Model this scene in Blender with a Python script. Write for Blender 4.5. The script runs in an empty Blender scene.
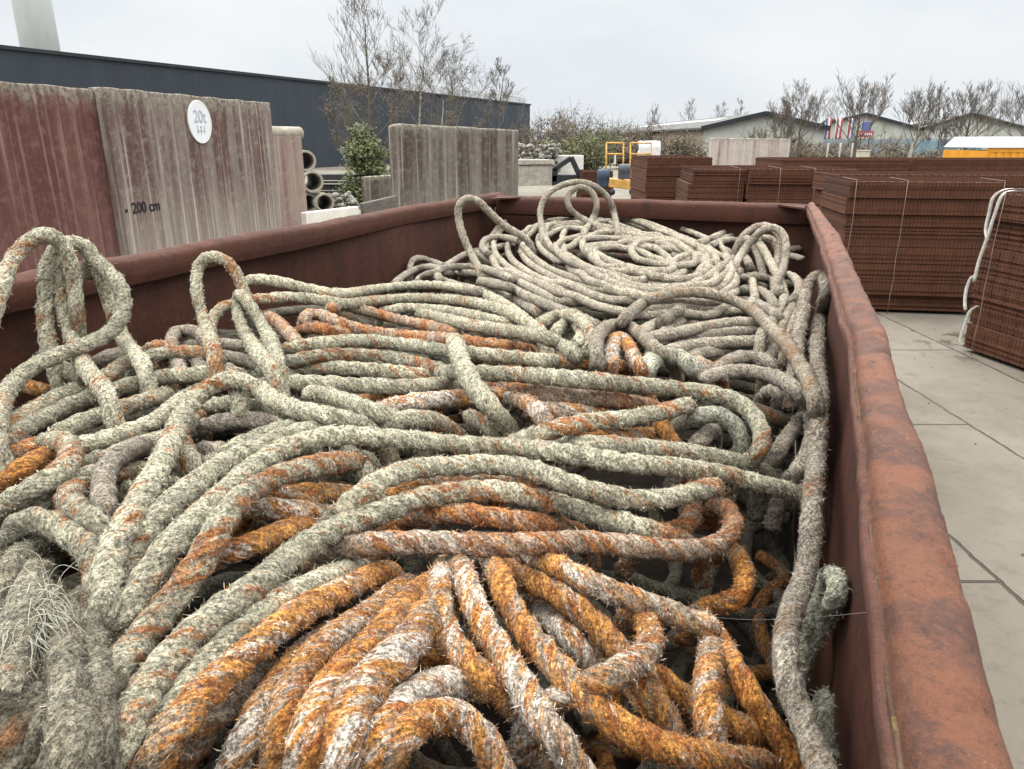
SKY_A = (6.7, 7.1, 7.5, 1); SKY_B = (7.7, 7.95, 8.2, 1); SKY_ZEN = 6.4; EXPO = 0.0
import bpy, bmesh, math, random
import numpy as np
from mathutils import Vector, Matrix
random.seed(7); rng = np.random.default_rng(11)
S = bpy.context.scene
C = S.collection
rad = math.radians
# ------------------------------------------------------------------ camera model (measurements of the place)
F_PX = 740.; CX = 512.; CY = 384.5; HOR = 140.; CAM_H = 1.95
PITCH = math.atan((CY-HOR)/F_PX); cP, sP = math.cos(PITCH), math.sin(PITCH)
def ray(px, py):
    u = CY-py
    return np.array([px-CX, F_PX*cP+u*sP, u*cP-F_PX*sP])
def at_y(px, py, y):
    r = ray(px, py); t = y/r[1]; return Vector((r[0]*t, y, CAM_H+r[2]*t))
def at_z(px, py, z):
    r = ray(px, py); t = (z-CAM_H)/r[2]; return Vector((r[0]*t, r[1]*t, z))
def rays(px, py):
    u = CY-py
    return np.stack([px-CX, F_PX*cP+u*sP, u*cP-F_PX*sP], 1)
def project(P):
    x, y, z = P[:, 0], P[:, 1], P[:, 2]-CAM_H
    d = y*cP - z*sP; up = y*sP + z*cP
    return CX+F_PX*x/d, CY-F_PX*up/d

cam = bpy.data.cameras.new('camera'); co = bpy.data.objects.new('camera', cam); C.objects.link(co)
cam.sensor_fit = 'HORIZONTAL'; cam.sensor_width = 36.; cam.lens = F_PX/1024*36
cam.clip_start = .02; cam.clip_end = 2000
co.location = (0, 0, CAM_H); co.rotation_euler = (math.pi/2-PITCH, 0, 0)
S.camera = co
# ------------------------------------------------------------------ object helpers
def link(name, me, parent=None, mat=None):
    o = bpy.data.objects.new(name, me); C.objects.link(o)
    if parent is not None: o.parent = parent
    if mat is not None: me.materials.append(mat)
    return o
def tag(o, label=None, cat=None, group=None, kind=None):
    if label: o['label'] = label
    if cat: o['category'] = cat
    if group: o['group'] = group
    if kind: o['kind'] = kind
    return o
def empty(name, loc, label=None, cat=None, group=None, rz=0.):
    o = bpy.data.objects.new(name, None); C.objects.link(o)
    o.location = loc; o.rotation_euler[2] = rz; o.empty_display_size = .1
    return tag(o, label, cat, group)
class MB:
    """collects boxes, bars and tubes into one mesh"""
    def __init__(s): s.v = []; s.f = []; s.sm = []
    def add(s, vs, fs, smooth=False):
        b = len(s.v); s.v += [tuple(v) for v in vs]
        for f in fs: s.f.append([b+i for i in f]); s.sm.append(smooth)
    def hexa(s, b, t):
        s.add(list(b)+list(t), [(3, 2, 1, 0), (4, 5, 6, 7), (0, 1, 5, 4), (1, 2, 6, 5), (2, 3, 7, 6), (3, 0, 4, 7)])
    def box(s, lo, hi, M=None):
        x0, y0, z0 = lo; x1, y1, z1 = hi
        b = [Vector(p) for p in ((x0, y0, z0), (x1, y0, z0), (x1, y1, z0), (x0, y1, z0))]
        t = [Vector(p) for p in ((x0, y0, z1), (x1, y0, z1), (x1, y1, z1), (x0, y1, z1))]
        if M is not None: b = [M@p for p in b]; t = [M@p for p in t]
        s.hexa(b, t)
    def tube(s, pts, rs, n=8, caps=True, smooth=True):
        pts = [Vector(p) for p in pts]
        if not hasattr(rs, '__len__'): rs = [rs]*len(pts)
        T = [(pts[min(i+1, len(pts)-1)]-pts[max(i-1, 0)]).normalized() for i in range(len(pts))]
        nrm = T[0].orthogonal().normalized(); vs = []
        for i, p in enumerate(pts):
            nrm = (nrm-T[i]*nrm.dot(T[i]))
            nrm = nrm.normalized() if nrm.length > 1e-6 else T[i].orthogonal().normalized()
            bn = T[i].cross(nrm)
            for k in range(n):
                a = 2*math.pi*k/n; vs.append(p+(nrm*math.cos(a)+bn*math.sin(a))*rs[i])
        fs = [(i*n+k, i*n+(k+1) % n, (i+1)*n+(k+1) % n, (i+1)*n+k) for i in range(len(pts)-1) for k in range(n)]
        if caps: fs += [tuple(range(n-1, -1, -1)), tuple((len(pts)-1)*n+k for k in range(n))]
        s.add(vs, fs, smooth)
    def bar(s, a, b, w, h):
        a, b = Vector(a), Vector(b); d = (b-a).normalized()
        u = d.cross(Vector((0, 0, 1)));  u = u.normalized() if u.length > 1e-4 else Vector((1, 0, 0))
        v = u.cross(d); q = [u*x*w/2+v*y*h/2 for x, y in ((-1, -1), (1, -1), (1, 1), (-1, 1))]
        s.hexa([a+p for p in q], [b+p for p in q])
    def mesh(s, name):
        me = bpy.data.meshes.new(name); me.from_pydata(s.v, [], s.f)
        me.polygons.foreach_set('use_smooth', s.sm); me.update()
        return me
    def build(s, name, mat=None, parent=None, bevel=0.):
        o = link(name, s.mesh(name), parent, mat)
        if bevel:
            m = o.modifiers.new('bevel', 'BEVEL'); m.width = bevel; m.segments = 2; m.limit_method = 'ANGLE'
        return o
def np_mesh(name, V, quads=None, tris=None, smooth=True):
    me = bpy.data.meshes.new(name)
    V = np.asarray(V, np.float32); nq = 0 if quads is None else len(quads); nt = 0 if tris is None else len(tris)
    me.vertices.add(len(V)); me.vertices.foreach_set('co', V.ravel())
    loops = np.concatenate([x.ravel() for x in (quads, tris) if x is not None and len(x)]).astype(np.int32)
    me.loops.add(len(loops)); me.loops.foreach_set('vertex_index', loops)
    me.polygons.add(nq+nt)
    st = np.concatenate([np.arange(nq)*4, nq*4+np.arange(nt)*3]).astype(np.int32)
    me.polygons.foreach_set('loop_start', st)
    me.polygons.foreach_set('use_smooth', np.concatenate([np.full(nq, smooth), np.zeros(nt, bool)]))
    me.update(calc_edges=True); me.validate()
    return me
# ------------------------------------------------------------------ materials
class NT:
    def __init__(s, name):
        s.m = bpy.data.materials.new(name); s.m.use_nodes = True
        s.t = s.m.node_tree; s.t.nodes.clear()
        s.out = s.n('ShaderNodeOutputMaterial'); s.b = s.n('ShaderNodeBsdfPrincipled')
        s.l(s.b.outputs[0], s.out.inputs[0]); s.b.inputs['Specular IOR Level'].default_value = .25
        s._tc = None
    def n(s, typ, **k):
        nd = s.t.nodes.new(typ)
        for a, v in k.items(): setattr(nd, a, v)
        return nd
    def l(s, a, b): s.t.links.new(a, b)
    def put(s, sock, v):
        if hasattr(v, 'default_value') or hasattr(v, 'is_linked'): s.l(v, sock)
        elif isinstance(v, (tuple, list)): sock.default_value = tuple(v)+(1,)*(len(sock.default_value)-len(v))
        else: sock.default_value = v
    def coords(s, scale=(1, 1, 1), kind='Object', rot=(0, 0, 0)):
        if s._tc is None: s._tc = s.n('ShaderNodeTexCoord')
        mp = s.n('ShaderNodeMapping'); mp.inputs['Scale'].default_value = scale; mp.inputs['Rotation'].default_value = rot
        s.l(s._tc.outputs[kind], mp.inputs[0]); return mp.outputs[0]
    def noise(s, vec, scale=5., detail=6., rough=.6, dist=0.):
        nd = s.n('ShaderNodeTexNoise'); s.l(vec, nd.inputs['Vector'])
        nd.inputs['Scale'].default_value = scale; nd.inputs['Detail'].default_value = detail
        nd.inputs['Roughness'].default_value = rough; nd.inputs['Distortion'].default_value = dist
        return nd.outputs[0]
    def ramp(s, fac, lo, hi, a=0., b=1.):
        nd = s.n('ShaderNodeMapRange', interpolation_type='SMOOTHSTEP'); s.l(fac, nd.inputs[0])
        for i, v in enumerate((lo, hi, a, b)): nd.inputs[i+1].default_value = v
        return nd.outputs[0]
    def math(s, op, a, b=None):
        nd = s.n('ShaderNodeMath', operation=op); s.put(nd.inputs[0], a)
        if b is not None: s.put(nd.inputs[1], b)
        return nd.outputs[0]
    def mix(s, fac, a, b, blend='MIX'):
        nd = s.n('ShaderNodeMix', data_type='RGBA', blend_type=blend)
        s.put(nd.inputs[0], fac); s.put(nd.inputs[6], a); s.put(nd.inputs[7], b); return nd.outputs[2]
    def bump(s, h, dist=.01, strength=1., prev=None):
        nd = s.n('ShaderNodeBump'); s.l(h, nd.inputs['Height'])
        nd.inputs['Distance'].default_value = dist; nd.inputs['Strength'].default_value = strength
        if prev is not None: s.l(prev, nd.inputs['Normal'])
        return nd.outputs[0]
    def end(s, col, rough=.8, nrm=None, metal=0.):
        s.put(s.b.inputs['Base Color'], col); s.put(s.b.inputs['Roughness'], rough); s.b.inputs['Metallic'].default_value = metal
        if nrm is not None: s.l(nrm, s.b.inputs['Normal'])
        return s.m
def plain(name, col, rough=.7, var=.25, scale=6., bump=.002, metal=0., stretch=(1, 1, 1), dirt=None):
    t = NT(name); v = t.coords(stretch)
    n1 = t.noise(v, scale, 8, .65)
    c = t.mix(t.ramp(n1, .3, .7), tuple(x*(1-var) for x in col), tuple(min(1, x*(1+var)) for x in col))
    if dirt:
        c = t.mix(t.ramp(t.noise(v, scale*.45, 8, .7, .5), .5, .72, 0, .8), c, dirt)
    return t.end(c, rough, t.bump(t.noise(v, scale*6, 4), bump) if bump else None, metal)
def rust_mat(name, a, b, c, scuff=None, rough=.8, streak=(1, 1, 1), sc=3., bmp=.004):
    """weathered painted steel: three tones, specks, optional pale scuffs"""
    t = NT(name); v = t.coords(streak); o = t.coords()
    col = t.mix(t.ramp(t.noise(v, sc*.8, 7, .6, .4), .40, .60), a, b)
    col = t.mix(t.ramp(t.noise(o, sc*3.3, 9, .72, .6), .5, .7, 0, .9), col, c)
    col = t.mix(t.ramp(t.noise(o, sc*9, 8, .78, .8), .46, .64, 0, .6), col, tuple(x*1.15 for x in b))
    col = t.mix(t.ramp(t.noise(o, sc*13, 7, .75, .4), .52, .68, 0, .5), col, tuple(x*.8 for x in c))
    col = t.mix(t.ramp(t.noise(o, sc*34, 4, .7), .56, .70, 0, .75), col, tuple(x*.4 for x in a))
    if scuff:
        m = t.math('MULTIPLY', t.ramp(t.noise(o, sc*1.4, 3, .5), .60, .74), t.ramp(t.noise(t.coords((1, 1, 1), rot=(0, 0, .4)), sc*32, 5, .75), .54, .66))
        col = t.mix(m, col, scuff)
    h = t.noise(o, sc*12, 8, .7)
    return t.end(col, rough, t.bump(t.noise(o, 170, 5, .75), .0016, .8, t.bump(h, bmp)))
def rope_mat(name, base, base2, rustA, rustB, frost):
    """laid fibre rope: 'wear' carries rust / frost / tone, 'lay' the twisted coordinate system of the strands"""
    t = NT(name); at = t.n('ShaderNodeAttribute', attribute_name='wear'); sx = t.n('ShaderNodeSeparateXYZ'); t.l(at.outputs['Vector'], sx.inputs[0])
    ly = t.n('ShaderNodeAttribute', attribute_name='lay').outputs['Vector']; v = t.coords()
    def mapped(sc):
        m = t.n('ShaderNodeMapping'); m.inputs['Scale'].default_value = sc; t.l(ly, m.inputs[0]); return m.outputs[0]
    yarn = t.noise(mapped((.5, 1, 1)), 210, 5, .75); yarn2 = t.noise(mapped((.5, 1, 1)), 85, 6, .7, .6); fine = t.noise(v, 95, 6, .75); mid = t.noise(mapped((.6, 1, 1)), 32, 6, .68, .4)
    col = t.mix(t.ramp(mid, .35, .66), base, base2)
    dirt = t.ramp(t.noise(v, 60, 6, .75, .8), .5, .72, 0, .75); old = t.ramp(t.noise(mapped((.5, 1, 1)), 14, 5, .65), .42, .68, 0, .6); col = t.mix(old, col, tuple(.62*x for x in base2)); col = t.mix(dirt, col, tuple(.45*x+.1*y for x, y in zip(base2, rustA)))
    ru = t.mix(t.ramp(t.noise(mapped((.7, 1, 1)), 38, 7, .75, .5), .38, .6), rustA, rustB)
    pat = t.noise(mapped((.38, 1, 1)), 26, 5, .65, .8); pat2 = t.noise(mapped((.36, .9, 1.1)), 33, 5, .65, .8); tuft = t.noise(v, 150, 4, .7)
    m = t.math('ADD', sx.outputs[0], t.math('MULTIPLY', t.math('SUBTRACT', fine, .5), 1.5))
    m = t.math('ADD', m, t.math('MULTIPLY', t.math('SUBTRACT', pat, .5), 2.6))
    m = t.math('ADD', m, t.math('MULTIPLY', t.math('SUBTRACT', yarn2, .5), 1.5))
    col = t.mix(t.ramp(m, .22, .72), col, ru)
    crust = t.ramp(t.noise(v, 48, 6, .75, .5), .5, .7, 0, .7); col = t.mix(t.math('MULTIPLY', crust, t.ramp(m, .2, .6)), col, tuple(x*.55 for x in rustA))
    m2 = t.math('ADD', sx.outputs[1], t.math('MULTIPLY', t.math('SUBTRACT', fine, .5), 1.5))
    m2 = t.math('ADD', m2, t.math('MULTIPLY', t.math('SUBTRACT', pat2, .5), 2.4))
    m2 = t.math('ADD', m2, t.math('MULTIPLY', t.math('SUBTRACT', yarn, .5), 1.2))
    col = t.mix(t.ramp(m2, .34, .74), col, frost)
    tone = t.math('MULTIPLY', t.ramp(yarn, .3, .62, .42, 1.16), t.ramp(yarn2, .3, .65, .60, 1.14))
    tone = t.math('MULTIPLY', tone, t.ramp(tuft, .38, .58, .42, 1.24)); tone = t.math('MULTIPLY', tone, t.ramp(t.noise(v, 420, 3, .7), .42, .58, .70, 1.18)); tone = t.math('MULTIPLY', tone, sx.outputs[2])
    gray = t.n('ShaderNodeCombineColor')
    for i in range(3): t.l(tone, gray.inputs[i])
    col = t.mix(1., col, gray.outputs[0], 'MULTIPLY')
    nb = t.bump(yarn, .005, 1., t.bump(tuft, .007, 1., t.bump(yarn2, .009, .9)))
    t.b.inputs['Sheen Weight'].default_value = .1; t.b.inputs['Specular IOR Level'].default_value = .12
    return t.end(col, .95, nb)
ROPE_M = {
 'pale': rope_mat('pale_rope_fibre', (.66, .625, .475), (.46, .435, .325), (.30, .11, .04), (.46, .20, .07), (.70, .67, .58)),
 'tan':  rope_mat('tan_rope_fibre', (.52, .465, .375), (.36, .31, .24), (.30, .19, .11), (.40, .25, .14), (.66, .60, .50)),
 'gold': rope_mat('rusty_rope_fibre', (.55, .46, .36), (.38, .30, .22), (.36, .11, .025), (.72, .34, .08), (.68, .61, .54)),
 'pink': rope_mat('pinkish_rope_fibre', (.60, .50, .39), (.42, .30, .215), (.26, .08, .03), (.56, .24, .07), (.66, .59, .51)),
 'mint': rope_mat('mint_rope_fibre', (.55, .55, .45), (.40, .40, .31), (.30, .16, .07), (.4, .2, .08), (.6, .66, .6)),
 'grey': rope_mat('grey_rope_fibre', (.56, .50, .42), (.38, .32, .25), (.27, .14, .07), (.34, .18, .09), (.66, .62, .55)),
 'fray': rope_mat('frayed_rope_fibre', (.46, .42, .32), (.29, .26, .19), (.20, .09, .04), (.30, .15, .06), (.6, .58, .5)),
 'deep': rope_mat('shade_dark_rope_fibre', (.20, .19, .14), (.12, .11, .08), (.14, .055, .02), (.20, .08, .03), (.28, .26, .22)),  # fibre colour darkened to stand for the shade inside the heap
}
# ------------------------------------------------------------------ the skip the ropes lie in
NV = Vector((.937, -.349, 0)); AV = Vector((.349, .937, 0))          # across and along the skip
def cs(c, s, z=0.): return NV*c+AV*s+Vector((0, 0, z))
RIM_Z = 1.5; WALL_L = -2.44; WALL_R = .2; S_NEAR = .1
M_rim = rust_mat('rusty_rim_steel', (.066, .029, .021), (.132, .050, .026), (.034, .019, .016), (.23, .15, .10), .58, sc=9., bmp=.006)
M_rim2 = rust_mat('dull_rim_steel', (.048, .0185, .0135), (.064, .0225, .0135), (.025, .0115, .009), None, .75, sc=4.)
M_in = rust_mat('brown_inner_steel', (.040, .0145, .010), (.058, .020, .012), (.023, .0095, .0075), (.12, .055, .035), .7, (2.4, 2.4, .5), 2.2)
M_ledge = rust_mat('scuffed_ledge_steel', (.080, .034, .026), (.105, .044, .031), (.14, .085, .06), (.21, .17, .06), .8, sc=11., bmp=.008)
M_lip = rust_mat('scraped_lip_steel', (.05, .023, .017), (.085, .045, .032), (.17, .13, .04), None, .8, sc=14.)
skip = empty('skip_container', cs(-1.1, 3., 0), 'open rusty brown steel skip filled with old mooring ropes', 'skip')
def part(mb, name, mat, bevel=0.):
    mb.v = [tuple(Vector(v)-skip.location) for v in mb.v]
    return mb.build(name, mat, skip, bevel)
def wall(p0, p1, out, z0, z1, name, ribs=True):
    """upright steel sheet with slight bulges, pressed ribs on the outside"""
    mb = MB(); N = 60; K = 10; d = (p1-p0); th = .006
    g = []
    ph = random.random()*9
    for side in (0, 1):
        for i in range(N+1):
            for k in range(K+1):
                u = i/N; w = k/K
                bul = .012*math.sin(u*9+ph)*math.sin(w*3.1)+.006*math.sin(u*23+ph*2+w*4)
                g.append(p0+d*u+out*(bul+side*th)+Vector((0, 0, z0+(z1-z0)*w)))
    W = (N+1)*(K+1); fs = []
    for i in range(N):
        for k in range(K):
            a = i*(K+1)+k; fs.append((a, a+1, a+K+2, a+K+1)); fs.append((W+a, W+a+K+1, W+a+K+2, W+a+1))
    mb.add(g, fs, True)
    if ribs:
        L = d.length; e = d.normalized(); n = max(2, int(L/.75))
        for i in range(n):
            q = p0+e*(L*(i+.5)/n)+out*.05
            mb.hexa([q-e*.05-out*.04+Vector((0, 0, z0)), q+e*.05-out*.04+Vector((0, 0, z0)), q+e*.035+out*.035+Vector((0, 0, z0)), q-e*.035+out*.035+Vector((0, 0, z0))],
                    [q-e*.05-out*.04+Vector((0, 0, z1-.4)), q+e*.05-out*.04+Vector((0, 0, z1-.4)), q+e*.035+out*.035+Vector((0, 0, z1-.4)), q-e*.035+out*.035+Vector((0, 0, z1-.4))])
    return part(mb, name, M_in)
SL, SR = 6.14, 5.86
cLn, cLf = cs(WALL_L, S_NEAR), cs(WALL_L, SL); cRn, cRf = cs(WALL_R, S_NEAR), cs(WALL_R-.04, SR)
wall(cLn, cLf, -NV, .12, 1.44, 'side_wall'); wall(cRn, cRf, NV, .12, 1.465, 'side_wall')
wall(cLf, cRf, AV, .12, 1.44, 'end_wall'); wall(cLn, cRn, -AV, .12, 1.44, 'end_wall')
mb = MB(); a, b, c, d = cLn, cRn, cRf, cLf
mb.hexa([p+Vector((0, 0, .10)) for p in (a, b, c, d)], [p+Vector((0, 0, .115)) for p in (a, b, c, d)]); part(mb, 'floor_plate', plain('dirt_and_shade_floor', (.035, .027, .022), .95, .4, 5, .01))  # floor dirt, coloured darker so the rope gaps read as shade
for cc in (-1.9, -.35):                                        # two runners under the floor
    mb = MB(); mb.bar(cs(cc, .15, .05), cs(cc, 5.8, .05), .12, .1); part(mb, 'runner', M_in)
def smooth_noise(seed, n=400):
    r = np.random.default_rng(seed); tab = r.uniform(-1, 1, n)
    return lambda x: np.interp(np.mod(x, n-1), np.arange(n), tab)
_rc = random.Random(12)
CREASE = [[], [(_rc.uniform(.1, 6.5), _rc.uniform(.004, .012), _rc.uniform(.1, .8), _rc.uniform(.25, 1.15), _rc.uniform(-1, 1)) for _ in range(150)]]
def rim(inner, outer, name, mat, seed, dent=.005, drop=.085, crown=.02, zoff=0., ledge=0):
    """hollow section along the top of a wall: rounded, dented, swept between an inner and an outer edge line"""
    I = np.array(inner, float); O = np.array(outer, float)
    L = np.concatenate([[0], np.cumsum(np.linalg.norm(np.diff(I, axis=0), axis=1))])
    N = max(40, int(L[-1]/(.006 if dent > .006 else .018))); u = np.linspace(0, L[-1], N)
    I2 = np.stack([np.interp(u, L, I[:, k]) for k in (0, 1)], 1); O2 = np.stack([np.interp(u, L, O[:, k]) for k in (0, 1)], 1)
    def sm(a):
        k = max(13, N//40); p = np.pad(a, ((k, k), (0, 0)), mode='reflect', reflect_type='odd'); ker = np.hanning(2*k+1); ker /= ker.sum()
        return np.stack([np.convolve(p[:, j], ker, 'valid') for j in range(2)], 1)
    I2, O2 = sm(I2), sm(O2)
    prof = [(.10, -drop-.03), (0., -drop), (-.02, -.055), (-.015, -.03), (.0, -.012), (.06, -.003), (.15, .004), (.28, .010), (.42, .013), (.58, .012), (.72, .006), (.84, -.006), (.93, -.024), (.985, -.048), (1., -.075), (.97, -drop-.05)]
    if ledge: prof = [(.06, -drop-.02), (.0, -drop), (-.012, -.026), (-.006, -.02), (.01, -.016), (.05, -.014), (.095, -.0135), (.11, -.011), (.128, -.004), (.17, .003), (.26, .008), (.40, .011), (.52, .011), (.66, .009), (.78, .003), (.87, -.008), (.94, -.026), (.985, -.05), (1., -.075), (.97, -drop-.05)]
    f1, f2, f3, f4 = (smooth_noise(seed+i) for i in range(4)); V = []
    for j, (w, z) in enumerate(prof):
        top = max(0., min(1., (z+.06)/.05))
        dz = dent*top*(1.1*f1(u*3.1+.2*w)+.8*f2(u*9+w*1.4)+.5*f3(u*23+w*5.)+.35*f4(u*52+w*9))
        cr = np.zeros(N)                                      # creases pressed across the section
        for (cu, cw, cl, cd, cx) in CREASE[seed % 2]:
            d = (u-cu-(w-.5)*cx*.09); cr += np.exp(-(d/cw)**2)*cd*math.exp(-((w-cl)/.38)**2)-.5*np.exp(-((d-2.*cw)/(1.3*cw))**2)*cd*math.exp(-((w-cl)/.4)**2)
        dz = dz-cr*dent*top
        dw = .05*f2(u*4+20)+.03*f3(u*14+50)
        xy = I2+(O2-I2)*(w+dw*(.3+abs(w-.5)))[:, None]
        V.append(np.column_stack([xy, np.full(N, RIM_Z+z+zoff+(.012-crown)*0)+dz]))
    V = np.stack(V, 1); K = len(prof)
    idx = np.arange(N*K).reshape(N, K); q = np.stack([idx[:-1, :-1], idx[1:, :-1], idx[1:, 1:], idx[:-1, 1:]], -1).reshape(-1, 4)
    if ledge:                                              # flat inner ledge is a strip of its own
        qa = q.reshape(N-1, K-1, 4); low, q = qa[:, :ledge].reshape(-1, 4), qa[:, ledge:].reshape(-1, 4)
        link('ledge', np_mesh('ledge', V[:, :ledge+1].reshape(-1, 3)-np.array(skip.location), quads=(np.stack([(g:=np.arange(N*(ledge+1)).reshape(N, ledge+1))[:-1, :-1], g[1:, :-1], g[1:, 1:], g[:-1, 1:]], -1).reshape(-1, 4))[:, ::-1]), skip, M_ledge)
        V2 = V[:, ledge:]; K2 = K-ledge; g = np.arange(N*K2).reshape(N, K2)
        link(name, np_mesh(name, V2.reshape(-1, 3)-np.array(skip.location), quads=np.stack([g[:-1, :-1], g[1:, :-1], g[1:, 1:], g[:-1, 1:]], -1).reshape(-1, 4)[:, ::-1]), skip, mat)
        return V[:, ledge]
    me = np_mesh(name, V.reshape(-1, 3)-np.array(skip.location), quads=q[:, ::-1])
    link(name, me, skip, mat)
    return V[:, 4]
inn = [(890, 769), (882, 720), (876, 660), (872, 600), (868, 540), (862, 470), (855, 400), (846, 330), (833, 285), (820, 240), (808, 212)]
out = [(1010, 769), (1000, 720), (985, 660), (970, 600), (955, 540), (935, 470), (905, 400), (885, 330), (862, 285), (842, 240), (822, 207)]
ip = [tuple(at_z(x, y, RIM_Z)[:2]) for x, y in inn]; op = []
for (x, y), q in zip(out, ip):
    p = at_z(x, y, RIM_Z-.03); op.append(tuple(p[:2]))
p = at_z(806, 205, RIM_Z); ip[-1] = tuple(p[:2]); p = at_z(816, 203, RIM_Z); op[-1] = tuple(p[:2])
ext = lambda P: [tuple(np.array(P[0])+(np.array(P[0])-np.array(P[1]))*(.45/.062))]+P
lipR = rim([tuple((Vector(ip[0]+(0,))-AV*.40)[:2])]+ip, [tuple((Vector(op[0]+(0,))-AV*.40)[:2])]+op, 'rim', M_rim, 3, .0060, .036, ledge=6)
mbl = MB(); pts = [Vector(p)+Vector((0, 0, -.001)) for p in lipR[::4]]
mbl.tube([p+Vector((random.uniform(-1, 1)*.0012, 0, random.uniform(-1, 1)*.002)) for p in pts], [random.uniform(.0008, .0038) for _ in pts], 8); part(mbl, 'weld_seam', M_lip)
Lp = [(-1.657, 2.399), (-1.531, 2.783), (-1.369, 3.271), (-1.104, 3.91), (-.748, 5.053), (-.115, 6.5)]
Lp = [tuple((Vector((-1.657, 2.399, 0))-AV*2.35)[:2])]+Lp
lipL = rim([tuple((Vector(p+(0,))+NV*.04)[:2]) for p in Lp], [tuple((Vector(p+(0,))-NV*.06)[:2]) for p in Lp], 'rim', M_rim2, 31, .004, .07, zoff=.014)
fa, fb = at_z(497, 197, RIM_Z), at_z(812, 206, RIM_Z); dv = (fb-fa).normalized(); ov = Vector((-dv.y, dv.x, 0))
rim([tuple((fa+dv*t*(fb-fa).length-ov*.03)[:2]) for t in (0, .3, .6, 1)], [tuple((fa+dv*t*(fb-fa).length+ov*.07)[:2]) for t in (0, .3, .6, 1)], 'rim', M_rim2, 57, .003, .10)
na, nb = cs(WALL_L, S_NEAR), cs(WALL_R, S_NEAR)
rim([tuple((na+(nb-na)*t+AV*.03)[:2]) for t in (0, .5, 1)], [tuple((na+(nb-na)*t-AV*.06)[:2]) for t in (0, .5, 1)], 'rim', M_rim2, 77, .003)
for q, e1, e2 in ((fa+dv*.02-ov*.02, dv*.20, -AV*.22), (fb-dv*.05-ov*.0, -dv*.20, -AV*.26)):           # corner plates
    mb = MB(); z = Vector((0, 0, .006)); mb.add([q+z, q+e1+z, q+e2+z, q-z, q+e1-z, q+e2-z], [(0, 1, 2), (5, 4, 3), (0, 3, 4, 1), (1, 4, 5, 2), (2, 5, 3, 0)]); part(mb, 'gusset', M_rim2)
# ------------------------------------------------------------------ ropes
R0 = .0228
ANCH = np.array([(50,720,1.28),(212,700,1.25),(100,600,1.26),(190,526,1.33),(60,470,1.3),(50,400,1.25),(300,450,1.3),(330,540,1.22),(400,700,1.15),(535,660,1.15),(680,720,1.1),(800,740,.98),(600,495,1.13),(450,500,1.2),(500,447,1.2),(400,400,1.3),(575,379,1.35),(480,330,1.32),(320,330,1.32),(200,380,1.3),(150,360,1.28),(700,400,1.25),(720,600,1.05),(800,600,1.02),(760,480,1.12),(810,400,1.22),(640,330,1.27),(560,300,1.25),(600,260,1.28),(600,225,1.34),(700,250,1.28),(780,250,1.2),(810,300,1.3),(450,270,1.15),(700,330,1.22),(770,340,1.22),(816,450,1.12),(400,270,1.12)], float)
def base_z(px, py):
    d2 = ((px[:, None]-ANCH[:, 0])**2+(py[:, None]-ANCH[:, 1])**2)+900.
    w = d2**-1.6; return (w*ANCH[:, 2]).sum(1)/w.sum(1)
def catmull(P, per=14):
    P = np.asarray(P, float)
    if len(P) == 2: return P[0]+(P[1]-P[0])*np.linspace(0, 1, per*2)[:, None]
    Q = np.vstack([2*P[0]-P[1], P, 2*P[-1]-P[-2]]); out = []
    for i in range(1, len(Q)-2):
        p0, p1, p2, p3 = Q[i-1:i+3]
        t0 = 0; d = lambda a, b: max(1e-6, np.linalg.norm((a-b)[:2]))**.5
        t1 = t0+d(p0, p1); t2 = t1+d(p1, p2); t3 = t2+d(p2, p3)
        t = np.linspace(t1, t2, per, endpoint=False)[:, None]
        A1 = (t1-t)/(t1-t0)*p0+(t-t0)/(t1-t0)*p1; A2 = (t2-t)/(t2-t1)*p1+(t-t1)/(t2-t1)*p2; A3 = (t3-t)/(t3-t2)*p2+(t-t2)/(t3-t2)*p3
        B1 = (t2-t)/(t2-t0)*A1+(t-t0)/(t2-t0)*A2; B2 = (t3-t)/(t3-t1)*A2+(t-t1)/(t3-t1)*A3
        out.append((t2-t)/(t2-t1)*B1+(t-t1)/(t2-t1)*B2)
    return np.vstack(out+[P[-1:]])
def resample(P, ds):                                   # even steps along x, y, z; other columns ride along
    L = np.concatenate([[0], np.cumsum(np.linalg.norm(np.diff(P[:, :3], axis=0), axis=1))])
    n = max(4, int(L[-1]/ds)); u = np.linspace(0, L[-1], n)
    return np.stack([np.interp(u, L, P[:, k]) for k in range(P.shape[1])], 1)
def gsm(a, s):
    k = max(1, int(3*s)); x = np.arange(-k, k+1); w = np.exp(-.5*(x/s)**2); w /= w.sum()
    return np.convolve(np.pad(a, k, mode='edge'), w, 'valid')
STRANDS = []
def Rope(layer, style, label, pts, **k):
    P = []
    for tok in pts.split():
        q = [float(x) for x in tok.split(',')]; P.append(q)
    STRANDS.append(dict(layer=layer, style=style, label=label, P=P, k=k))
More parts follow.
